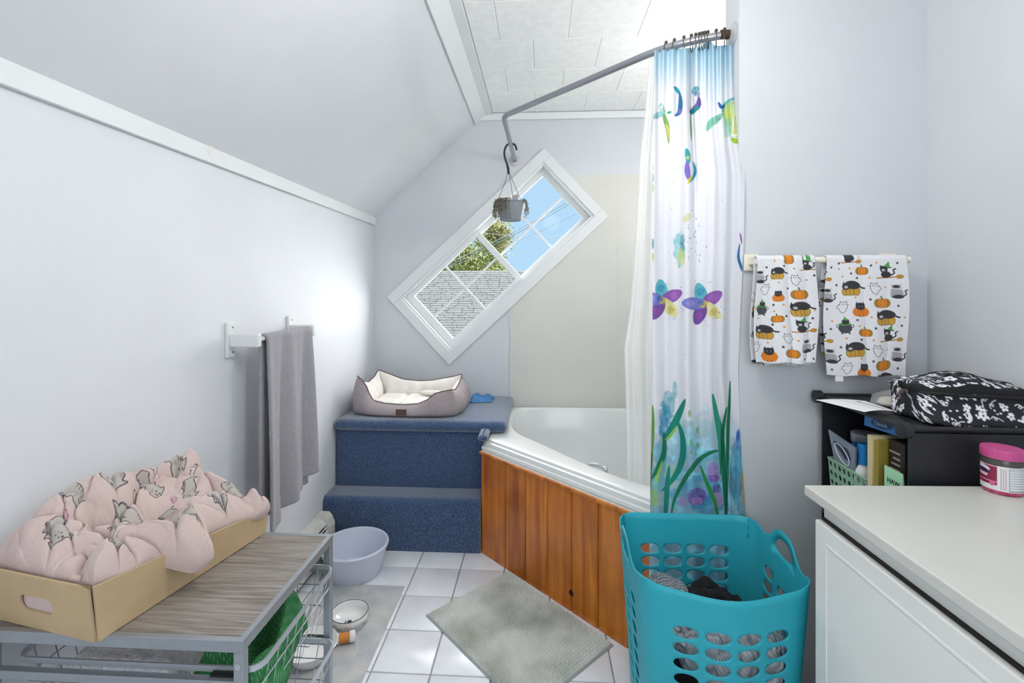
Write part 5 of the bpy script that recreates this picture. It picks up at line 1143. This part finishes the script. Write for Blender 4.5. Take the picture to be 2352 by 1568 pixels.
cv.poly([(-5, 0), (66, 0), (66, 72), (-5, 72)], '8C2746'); cv.poly([(-5, 2), (66, 2), (66, 5), (-5, 5)], 'DDB8C8'); cv.ell(20, 16, 26, 10, 'E4E6EC', 8); cv.ell(24, 25, 22, 7, '2A2450', 8); cv.poly([(0, 34), (40, 36), (36, 46), (0, 44)], 'D9C4D0'); cv.poly([(-5, 58), (66, 58), (66, 61), (-5, 61)], 'D8A8B8'); cv.ell(52, 67, 8, 10, 'D8609A')
for k in range(3): cv.line([(76 + 6 * k, 8), (76 + 6 * k, 84)], 2.2, 'B98A94')
for k in range(9): cv.line([(100, 12 + 9 * k), (150, 12 + 9 * k)], 2.0, '8A9096')
cv.line([(97, 6), (155, 6), (155, 86), (97, 86), (97, 6)], 1.6, '4A4F54')
grid_obj('label', np.stack([jb.x + .0346 * np.cos(an), jb.y + .0346 * np.sin(an), jb.z + .009 + .052 * z], -1), M('paper_label', 'FFFFFF', .5, attr='Col'), jar, colors=cv.C)

# ================================================================== BLACK CUBE ORGANISER
PB = M('organiser_black', '24252A', .45, var=.06, vscale=6, bump=.1, bscale=150)
ox0, ox1, oy0, oy1, oz = .838, 1.168, 1.165, 1.512, .972
og = thing('cube_organiser', ((ox0 + ox1) / 2, (oy0 + oy1) / 2, 0), 'black plastic cube shelf unit with open side between dresser and partition wall', 'shelf unit')
for z in (.012, .315, .635, oz): MB().box(ox0 + .006, oy0 + .006, z - .006, ox1 - .006, oy1 - .006, z + .004).build('shelf_panel', PB, og, bevel=.001)
for z0, z1 in ((.016, .309), (.319, .629), (.639, oz - .006)):
    MB().box(ox0 + .008, oy0, z0 + .0005, ox1 - .008, oy0 + .005, z1 - .0005).build('front_panel', PB, og, bevel=.001)
    MB().box(ox0 + .008, oy1 - .005, z0 + .0005, ox1 - .008, oy1, z1 - .0005).build('rear_panel', PB, og, bevel=.001)
    MB().box(ox1 - .005, oy0 + .006, z0 + .0005, ox1, oy1 - .006, z1 - .0005).build('side_panel', PB, og, bevel=.001)
for z in (.012, .315, .635, oz):
    for y in (oy0, oy1):
        for x in (ox0 + (0 if z == oz else .03), ox1 - .012):
            MB().tube([(x - .012, y, z), (x - .011, y, z), (x + .006, y, z), (x + .012, y, z)], [.014, .0185, .0185, .012], 24).build('connector', PB, og, smooth=40)
    if z == oz:
        for y in (oy0, oy1): MB().cyl((ox0 + .01, y, z + .004), (ox1 - .01, y, z + .004), .006, 10).build('edge_rod', PB, og, smooth=50)
ZS_ = .6395
def ix(px, py, x=None): return on_x(px, py, x or (ox0 + .03))
# green perforated caddy
cad = thing('green_caddy', (.92, 1.35, ZS_), 'pale green perforated plastic caddy on the shelf inside the black unit', 'storage basket')
GC = M('caddy_green', '8FB69A', .5)
gx0, gx1, gy0, gy1, gh = .848, .99, 1.318, 1.475, .16
mbc = MB(); nc, nr = 7, 3
def cface(P, nc, nr):
    f3 = lambda u, v: P[0] * (1 - u) * (1 - v) + P[1] * u * (1 - v) + P[2] * u * v + P[3] * (1 - u) * v
    for i in range(nc):
        for j in range(nr):
            u0, u1, v0, v1 = i / nc, (i + 1) / nc, j / nr, (j + 1) / nr; sq, el = [], []
            for k in range(16):
                an = k * PI / 8 + .01; dx, dy = math.cos(an), math.sin(an); s_ = 1 / max(abs(dx), abs(dy)); um, vm, hu, hv = (u0 + u1) / 2, (v0 + v1) / 2, (u1 - u0) / 2, (v1 - v0) / 2
                sq.append(f3(um + hu * dx * s_, vm + hv * dy * s_)); el.append(f3(um + hu * .62 * dx, vm + hv * .62 * dy))
            mbc.loft([sq, el])
V3 = lambda *q: Vector(q)
cface([V3(gx0 + .01, gy1, ZS_ + .002), V3(gx0 + .01, gy0, ZS_ + .002), V3(gx0, gy0 - .005, ZS_ + gh), V3(gx0, gy1 + .005, ZS_ + gh)], 8, 6)
cface([V3(gx0 + .01, gy0, ZS_ + .002), V3(gx1, gy0, ZS_ + .002), V3(gx1, gy0 - .005, ZS_ + gh), V3(gx0, gy0 - .005, ZS_ + gh)], 7, 6)
cface([V3(gx0 + .01, gy1, ZS_ + .002), V3(gx1, gy1, ZS_ + .002), V3(gx1, gy1 + .005, ZS_ + gh), V3(gx0, gy1 + .005, ZS_ + gh)], 7, 6)
mbc.build('perforated_wall', GC, cad, solid=.002)
MB().box(gx0 + .01, gy0, ZS_ + .0005, gx1, gy1, ZS_ + .003).build('base', GC, cad)
MB().tube([V3(gx0, gy0 - .005, ZS_ + gh), V3(gx0, gy1 + .005, ZS_ + gh), V3(gx1, gy1 + .005, ZS_ + gh), V3(gx1, gy0 - .005, ZS_ + gh)], .0035, 8, closed=True).build('rim', GC, cad, smooth=60)
# lotion bottle in the caddy
lo_ = thing('lotion_bottle', (.885, 1.29, ZS_ + .004), 'white lotion bottle with blue cap standing in the green caddy', 'bottle')
bx_, by_, z0 = .874, ix(1984, 1018, .874).y, ZS_ + .0045; ztop = ix(1984, 1018, .874).z
hb = ztop - z0
MB().lathe([(.001, 0), (.02, 0), (.023, .006), (.023, hb * .62), (.021, hb * .70), (.0125, hb * .755), (.012, hb * .77), (.001, hb * .77)], 28, (bx_, by_, z0), 1., .8).build('body', M('bottle_white', 'E4E8EE', .3), lo_, smooth=45)
MB().lathe([(.0145, hb * .765), (.0148, hb * .78), (.0148, hb * .97), (.013, hb), (.001, hb)], 28, (bx_, by_, z0)).build('cap', M('cap_blue', '1F7FC0', .4), lo_, smooth=45)
text_mesh('brand_text', 'Lubri', .014, M('print_darkblue', '2A3350', .5), lo_, frame_mat((bx_ - .0238, by_ - .001, z0 + hb * .56), (0, -1, 0), (0, 0, 1)))
MB().box(bx_ - .0243, by_ - .012, z0 + hb * .44, bx_ - .0236, by_ + .010, z0 + hb * .475).build('label_band', MATS['print_darkblue'], lo_)
# clear packet with blue print leaning at the back
pk = thing('clear_packet', (.85, 1.37, .8), 'clear plastic packet with dark blue and white oval print leaning in the black unit', 'packet')
P4 = [ix(1902, 986, .846), ix(1964, 1028, .846), ix(1962, 1098, .852), ix(1917, 1060, .852)]
MB().add(P4 + [q + Vector((.005, 0, 0)) for q in P4], [(0, 1, 2, 3), (7, 6, 5, 4), (0, 4, 5, 1), (1, 5, 6, 2), (2, 6, 7, 3), (3, 7, 4, 0)]).build('sleeve', M('packet_grey', '7C8694', .25, coat=.5), pk)
def onpk(u, v, o_=.0008): q = P4[0] * (1 - u) * (1 - v) + P4[1] * u * (1 - v) + P4[2] * u * v + P4[3] * (1 - u) * v; return q - Vector((o_, 0, 0))
MB().add([onpk(*q) for q in ((.15, .25), (.75, .22), (.88, .5), (.6, .62))], [(0, 1, 2, 3)]).build('print_panel', M('packet_navy', '1A2440', .4), pk)
MB().tube([onpk(.5 + .3 * math.cos(t), .52 + .24 * math.sin(t) + .1 * math.cos(t), .0014) for t in np.linspace(0, 2 * PI, 32)[:-1]], .0013, 5, closed=True).build('oval_print', M('packet_white', 'DADDE4', .4), pk)
# magazine / folder, dark box, blue box, green bag, silver-lid tub
mg = thing('paper_folder', (.88, 1.23, ZS_), 'cream and yellow paper folder standing upright in the black unit', 'folder')
ztp = ix(2006, 993).z
MB().prism([(.842, 1.283), (.842, 1.300), (1.02, 1.306), (1.02, 1.291)], ZS_ + .0005, ztp).build('cover', M('folder_cream', 'D8C79A', .6, var=.06, vscale=8), mg)
MB().prism([(.846, 1.266), (.846, 1.2815), (1.02, 1.290), (1.02, 1.277)], ZS_ + .0005, ztp - .008).build('insert', M('folder_yellow', '9A8A3A', .6), mg)
db_ = thing('printed_box', (.87, 1.2, .76), 'dark brown packet with pale lines of text behind the paper folder in the black unit', 'packet')
MB().box(.868, 1.208, ZS_ + .0005, .96, 1.262, ix(2030, 1002, .868).z).build('carton', M('carton_dark', '2A221F', .5), db_, bevel=.001)
for k in range(7): MB().box(.8672, 1.222, .81 + .014 * k, .8678, 1.258 - .006 * (k % 3), .8145 + .014 * k).build('print_line', M('print_tan', 'A08E80', .5), db_)
gb_ = thing('green_pouch', (.86, 1.19, ZS_), 'mint green food pouch with dark lettering standing by the front post of the black unit', 'pouch')
zt2 = ix(2042, 1074, .846).z
MB().loft([[(.8462 + (0 if j == 0 else .02 * (1 - k / 6) + .002), y, ZS_ + .001 + (zt2 - ZS_) * k / 6) for j in range(2) for y in ((1.185, 1.245) if j == 0 else (1.245, 1.185))] for k in range(7)], cap0=True, cap1=True).build('bag', M('pouch_mint', 'A9DDB4', .35), gb_)
text_mesh('lettering', 'HAW', .017, M('print_green_dark', '2F3F33', .5), gb_, frame_mat((.8456, 1.214, ix(2045, 1104, .846).z), (0, -1, 0), (0, 0, 1)))
bb_ = thing('blue_box', (.9, 1.2, .9), 'blue carton with dark oval logo lying on top inside the black unit', 'carton')
q0, q1, q2, q3 = ix(1986, 950, .87), ix(2068, 972, .87), ix(2068, 1004, .87), ix(1984, 976, .87)
q0, q1, q2, q3 = [Vector((.87, min(max(q.y, oy0 + .02), oy1 - .02), q.z)) for q in (q0, q1, q2, q3)]
MB().add([q0, q1, q2, q3] + [q + Vector((.12, 0, 0)) for q in (q0, q1, q2, q3)], [(0, 1, 2, 3), (7, 6, 5, 4), (0, 4, 5, 1), (1, 5, 6, 2), (2, 6, 7, 3), (3, 7, 4, 0)]).build('carton', M('carton_blue', '2E78C0', .4), bb_, bevel=.001)
ce = (q0 + q1 + q2 + q3) / 4; xd = (q1 - q0).normalized(); yd = (q0 - q3).normalized()
MB().add([ce + Vector((-.0008, 0, 0)) + xd * (.038 * math.cos(t)) + yd * (.011 * math.sin(t)) for t in np.linspace(0, 2 * PI, 30)[:-1]], [tuple(range(29))]).build('oval_logo', M('logo_navy', '152A58', .4), bb_)
text_mesh('lettering', 'Dentek', .016, M('print_paleblue', '8FB4DC', .5), bb_, frame_mat(ce + Vector((-.0014, 0, 0)), xd, Vector((0, 0, 1)) - xd * xd.z))
tub_ = thing('clear_tub', (.9, 1.3, .85), 'round blue tub with silver lid at the back of the black unit', 'tub')
tc_ = ix(1978, 1000, .915)
MB().lathe([(.001, 0), (.03, 0), (.032, .003), (.032, tc_.z - ZS_ - .02)], 30, (.925, tc_.y, ZS_ + .0038)).build('body', M('tub_blue', '1E5F9C', .3), tub_, smooth=45)
MB().lathe([(.033, tc_.z - ZS_ - .02), (.034, tc_.z - ZS_ - .018), (.034, tc_.z - ZS_ + .004), (.001, tc_.z - ZS_ + .005)], 30, (.925, tc_.y, ZS_ + .0038)).build('lid', M('lid_silver', 'B4BAC2', .3, metal=.5), tub_, smooth=45)

# on top of the organiser: paper, clear pack, floral pouch
zp = oz + .006
F1 = [on_z(1873, 918, zp + .012), on_z(1988, 921, zp + .012), on_z(2057, 942, zp + .012), on_z(1985, 943, zp + .012)]
a, b = np.meshgrid(np.linspace(0, 1, 60), np.linspace(0, 1, 40)); Fq = [np.array(q) for q in F1]
PG = Fq[0] * ((1 - a) * (1 - b))[..., None] + Fq[1] * (a * (1 - b))[..., None] + Fq[2] * (a * b)[..., None] + Fq[3] * ((1 - a) * b)[..., None]
PG[..., 2] += .004 * np.sin(a * 3) - .003 * b
cv = Canvas(a * 120, b * 80, 'EDEEF0'); cv.line([(48, 0), (58, 80)], 1.6, '5A6A9A'); cv.line([(80, 20), (96, 70)], 6, '3A3A40'); cv.ell(92, 14, 4, 3, '3A3A40'); cv.line([(60, 10), (75, 60)], 1., 'B0B4BC')
grid_obj('paper_leaflet', PG, M('leaflet_paper', 'FFFFFF', .6, attr='Col'), colors=cv.C, solid=.0006, label='white printed leaflet overhanging the top of the black shelf unit', cat='leaflet')
cpk = thing('cotton_pack', (.93, 1.36, zp), 'clear plastic pack of cream cotton pads on the black shelf unit', 'packet')
cc_ = on_z(2068, 930, zp)
MB().lathe([(.001, 0), (.05, .0), (.056, .006), (.05, .016), (.001, .02)], 36, (cc_.x, cc_.y, zp), 1., .7).build('pads', M('cotton_cream', 'E2DACB', .9), cpk, smooth=50)
PLS = M('clear_film', 'E6E9EC', .1, spec=.6); add_alpha(PLS, .28)
MB().lathe([(.001, .0), (.062, .0), (.066, .004), (.06, .024), (.03, .036), (.001, .038)], 36, (cc_.x - .004, cc_.y + .006, zp - .0002), 1., .75).build('film', PLS, cpk, smooth=50)

pc = thing('floral_pouch', (1.03, 1.31, zp), 'black zip pouch with white floral scroll print on top of the black shelf unit', 'pouch')
cen_ = np.array([1.036, 1.262, zp + .049]); hs_ = np.array([.130, .066, .049])
sp = lambda v, e: np.sign(v) * np.abs(v) ** e
def rrect(hx_, hy_, r, n):                 # evenly spaced points round a rounded rectangle
    P = []
    for (a_, b_, t0) in ((1, 1, 0), (-1, 1, PI / 2), (-1, -1, PI), (1, -1, 1.5 * PI)): P += [(a_ * (hx_ - r) + r * math.cos(t0 + t), b_ * (hy_ - r) + r * math.sin(t0 + t)) for t in np.linspace(0, PI / 2, 30)]
    P = np.array(P + P[:1]); d = np.r_[0, np.cumsum(np.linalg.norm(np.diff(P, axis=0), axis=1))]; u = np.linspace(0, d[-1], n, endpoint=False); return np.stack([np.interp(u, d, P[:, 0]) / hx_, np.interp(u, d, P[:, 1]) / hy_], 1)
_o = rrect(.13, .066, .03, 460); _t = np.linspace(0, 1, 150)
_pr = np.array([(1e-3, 1.)] + [(.78 + .22 * math.sin(t), .55 + .45 * math.cos(t)) for t in np.linspace(0, PI / 2, 20)] + [(.9 + .1 * math.cos(t), -.8 - .2 * math.sin(t)) for t in np.linspace(0, PI / 2, 12)] + [(1e-3, -1.)])
_pr[1:, :]; _d = np.r_[0, np.cumsum(np.hypot(np.diff(_pr[:, 0]) * .066, np.diff(_pr[:, 1]) * .049))]; _u = np.linspace(0, _d[-1], 170); _r = np.interp(_u, _d, _pr[:, 0])[:, None]; _z = np.interp(_u, _d, _pr[:, 1])[:, None]
x = _r * _o[None, :, 0]; y = _r * _o[None, :, 1]; z = _z + 0 * x
sag = .010 * np.sin(x * 4 + 1) * (z > 0) * np.abs(z) + .006 * fbm(x * 2 + 5, y * 2 + 5, 7, 3) - .014 * np.exp(-((x - .35) / .35) ** 2) * np.exp(-((y + .7) / .35) ** 2) * np.clip(z * 2, 0, 1)
PX_ = cen_[0] + hs_[0] * x - .012 * (z > 0) * (x < 0) * np.abs(z); PY_ = cen_[1] + hs_[1] * y + .02 * z * (y < 0); PZ_ = np.maximum(cen_[2] + hs_[2] * z + sag, zp + .0006)
front = np.clip(-y, 0, 1)
_i = int(np.argmin(np.abs(_o[:, 0]) + 9 * (_o[:, 1] > 0))); _arc = (np.arange(460) - _i + 230) % 460 - 230; CX_ = np.where(z < .6, (_arc * 732 / 460)[None, :] + 0 * x, (PX_ - cen_[0]) * 1000); _d = np.sqrt(np.diff(PY_, axis=0) ** 2 + np.diff(PZ_, axis=0) ** 2) * 1000; CY_ = 40 - np.concatenate([np.cumsum(_d[::-1], 0)[::-1], np.zeros((1, PX_.shape[1]))], 0)
cv = Canvas(CX_, CY_, '23242A'); cv.px = .8; rs = random.Random(21); WF = 'E6E8EE'
def flower(x_, y_, s, rot=0):
    for k in range(5): an = rot + k * 2 * PI / 5; cv.ell(x_ + s * .55 * math.cos(an), y_ + s * .55 * math.sin(an), s * .42, s * .3, WF, math.degrees(an))
    cv.ell(x_, y_, s * .2, s * .2, '23242A')
def scroll(x_, y_, s, rot, f=1):
    P = smooth_path([(0, 0), (.6, -.3), (1.1, .1), (.9, .5), (.6, .3), (.8, 0), (1.5, .3), (2.1, 1.)], 40) * s; c_, s_ = math.cos(rot), math.sin(rot)
    cv.line([(x_ + f * (p_[0] * c_ - p_[1] * s_), y_ + p_[0] * s_ + p_[1] * c_) for p_ in P], s * .17, WF)
def paisley(x_, y_, s, rot):
    c_, s_ = math.cos(rot), math.sin(rot); tf = lambda a_, b_: (x_ + a_ * c_ - b_ * s_, y_ + a_ * s_ + b_ * c_)
    cv.line([tf(*q) for q in smooth_path([(0, s), (-.2 * s, 0), (.2 * s, -.7 * s), (.7 * s, -.9 * s)], 16)], s * .5, WF, taper=2); cv.ell(*tf(.25 * s, .1 * s), s * .33, s * .55, WF, math.degrees(rot) + 20); cv.ell(*tf(.25 * s, .15 * s), s * .15, s * .3, '23242A', math.degrees(rot) + 20)
for gx_ in range(-220, 230, 30):
    for gy_ in range(-250, 60, 26):
        k = rs.random(); jx, jy = gx_ + rs.uniform(-6, 6), gy_ + rs.uniform(-6, 6); ro = rs.uniform(0, 6.28)
        if k < .3: flower(jx, jy, rs.uniform(9, 13), ro)
        elif k < .62: scroll(jx - 8, jy, rs.uniform(11, 15), ro, rs.choice((1, -1)))
        else: paisley(jx, jy, rs.uniform(11, 15), ro)
        for _ in range(2): cv.ell(jx + rs.uniform(-17, 17), jy + rs.uniform(-14, 14), rs.uniform(1.6, 3.2), rs.uniform(1.6, 3.2), WF)
zipm = (np.abs(z - .62) < .2) & (y < .2); cv.C[zipm] = lin('121216')
grid_obj('body', np.stack([PX_, PY_, PZ_], -1), M('pouch_fabric', 'FFFFFF', .8, attr='Col', bump=.2, bscale=300), pc, colors=cv.C, closed_u=True)
zl = [(cen_[0] + hs_[0] * 1.0 * sp(math.cos(t), .42), cen_[1] + hs_[1] * 1.0 * sp(math.sin(t), .42), cen_[2] + .022 - .008 * math.exp(-((math.cos(t) - .3) / .4) ** 2)) for t in np.linspace(PI * .95, PI * 2.0, 40)]
MB().tube(zl, .0042, 8).build('zipper', M('zip_black', '0F0F12', .6), pc, smooth=60)
MB().obox((cen_[0] - .128, cen_[1] - .02, zp + .068), (cen_[0] - .112, cen_[1] - .055, zp + .012), (0, 1, 0), (1, 0, 0), .014, .002).build('strap', M('strap_taupe', '9A9088', .8), pc)
MB().tube(smooth_path([(cen_[0] - .125, cen_[1] - .02, zp + .07), (cen_[0] - .15, cen_[1] - .015, zp + .068), (cen_[0] - .155, cen_[1] - .02, zp + .05)], 12), .003, 6).build('zip_pull', M('pull_brown', '5A4A44', .7), pc)

# ================================================================== OUTSIDE THE WINDOW
lawn = MB().box(-40, 5, -5.2, 40, 60, -5.0).build('lawn', M('lawn_green', '5E7048', .95, var=.15, vscale=1.), kind='stuff', label='green ground far below the window between the houses', cat='ground')
hs = thing('neighbour_house', (-3.0, 13, -5), 'neighbouring house with grey shingled roof outside the window', 'house')
SHG = M('shingle_grey', '5C5F5D', .9, var=.12, vscale=9, vdetail=4, bump=.3, bscale=60)
rb = on_y(1100, 622, 14.5); ry0, rz0 = 9.5, -1.6; rows_n = 58; roof = MB(); rs = random.Random(3)
for i in range(rows_n):
    t0, t1 = i / rows_n, (i + 1.15) / rows_n; ya, za = ry0 + (14.5 - ry0) * t0, rz0 + (rb.z - rz0) * t0; yb_, zb_2 = ry0 + (14.5 - ry0) * t1, rz0 + (rb.z - rz0) * t1
    x = -9.0 + rs.uniform(-.4, 0)
    while x < 4.5:
        w = rs.uniform(.28, .42); lift = rs.uniform(.006, .012)
        roof.add([(x, ya, za + lift), (x + w - .012, ya, za + lift), (x + w - .012, yb_, zb_2), (x, yb_, zb_2), (x, ya, za - .01), (x + w - .012, ya, za - .01)], [(0, 1, 2, 3), (4, 5, 1, 0)]); x += w
o = roof.build('shingles', SHG, hs); o['kind'] = 'stuff'
MB().prism([(ry0, rz0 - .05), (14.5, rb.z - .06), (17.6, rz0 - .05)], -9.2, 4.6, fn=lambda p_, x: (x, p_[0], p_[1])).build('roof_deck', M('deck_grey', '6C706E', .9), hs)
MB().box(-8.6, 10., -5, 4.0, 17.2, rz0 - .04).build('wall', M('siding_white', 'D8DAD8', .8), hs)
def tree(name, c, r, hgt, n, label, seed, cols):
    t = thing(name, (c[0], c[1], -5), label, 'tree', 'trees beyond the neighbouring roof'); g = np.random.default_rng(seed)
    MB().tube(smooth_path([(c[0], c[1], -4.999), (c[0] + .1, c[1], -3), (c[0] - .05, c[1], c[2])], 12), .16, 8, r2=.05).build('trunk', M('bark', '6A5C4C', .95, bump=.8, bscale=20), t, smooth=60)
    nb = 16; bc = g.normal(0, .55, (nb, 3)) * np.array([r, r, hgt]) * .75; k = g.integers(0, nb, n); P = bc[k] + g.normal(0, .28, (n, 3)) * np.array([r, r, hgt]) * .8 + np.array(c)
    d = g.normal(0, 1, (n, 3)); d /= np.linalg.norm(d, axis=1)[:, None]; e = np.cross(d, g.normal(0, 1, (n, 3))); e /= np.linalg.norm(e, axis=1)[:, None]; s = g.uniform(.07, .15, n)[:, None]
    V = np.stack([P, P + d * s * .5 + e * s * .32, P + d * s, P + d * s * .5 - e * s * .32], 1)
    o = grid_leaf('foliage', V, M(cols[0], cols[1], .8, col2=cols[2], vscale=1.3), t); o['kind'] = 'stuff'
def grid_leaf(name, V, mat, parent):
    n = len(V); me = bpy.data.meshes.new(name); o = bpy.data.objects.new(name, me); COL.objects.link(o); o.parent = parent; P = V.reshape(-1, 3) - np.array(wloc(parent))
    me.vertices.add(n * 4); me.vertices.foreach_set('co', P.astype(np.float32).ravel()); me.loops.add(n * 4); me.loops.foreach_set('vertex_index', np.arange(n * 4, dtype=np.int32)); me.polygons.add(n)
    me.polygons.foreach_set('loop_start', np.arange(0, n * 4, 4, dtype=np.int32)); me.polygons.foreach_set('loop_total', np.full(n, 4, dtype=np.int32)); me.update(calc_edges=True); me.materials.append(mat); return o
c1 = on_y(1085, 592, 20.); tree('leafy_tree', (c1.x, c1.y, c1.z - .1), 1.15, .95, 9000, 'rounded yellow-green tree rising behind the middle of the grey roof', 5, ('leaf_green', '9A9A5C', '5C6A40'))
c1 = on_y(1142, 555, 22.5); tree('leafy_tree', (c1.x - .15, c1.y, c1.z - .2), .75, 1.1, 7000, 'taller thin pale tree behind the grey roof nearest the open sky', 6, ('leaf_pale', 'B3AB78', '7A7A50'))
c1 = on_y(1005, 600, 24.); tree('leafy_tree', (c1.x - .4, c1.y, c1.z - .3), 1.1, .8, 7000, 'dark green tree behind the lower end of the grey roof', 8, ('leaf_dark', '7E8654', '48573A'))
WB = M('cable_grey', '93A0AC', .7)
for i, (a_, b_, r_) in enumerate((((1130, 560), (1320, 455), .009), ((1130, 567), (1320, 462), .008), ((1150, 572), (1330, 488), .005), ((1190, 545), (1340, 543), .004))):
    pa, pb = on_y(*a_, 11.), on_y(*b_, 10.); d = (pb - pa); pa = pa - d * 1.2; pb = pb + d * 1.4
    P = [pa + (pb - pa) * t + Vector((0, 0, -.25 * math.sin(PI * t) + .25 * math.sin(PI * .42))) for t in np.linspace(0, 1, 24)]
    MB().tube(P, r_, 6).build('power_line', WB, label=('thick upper grey cable crossing the sky outside', 'second grey cable just under the thick one outside', 'thin slanting grey wire below the paired cables outside', 'lowest nearly level thin wire outside the upper sash')[i], cat='power line', group='overhead lines outside the window', smooth=60)
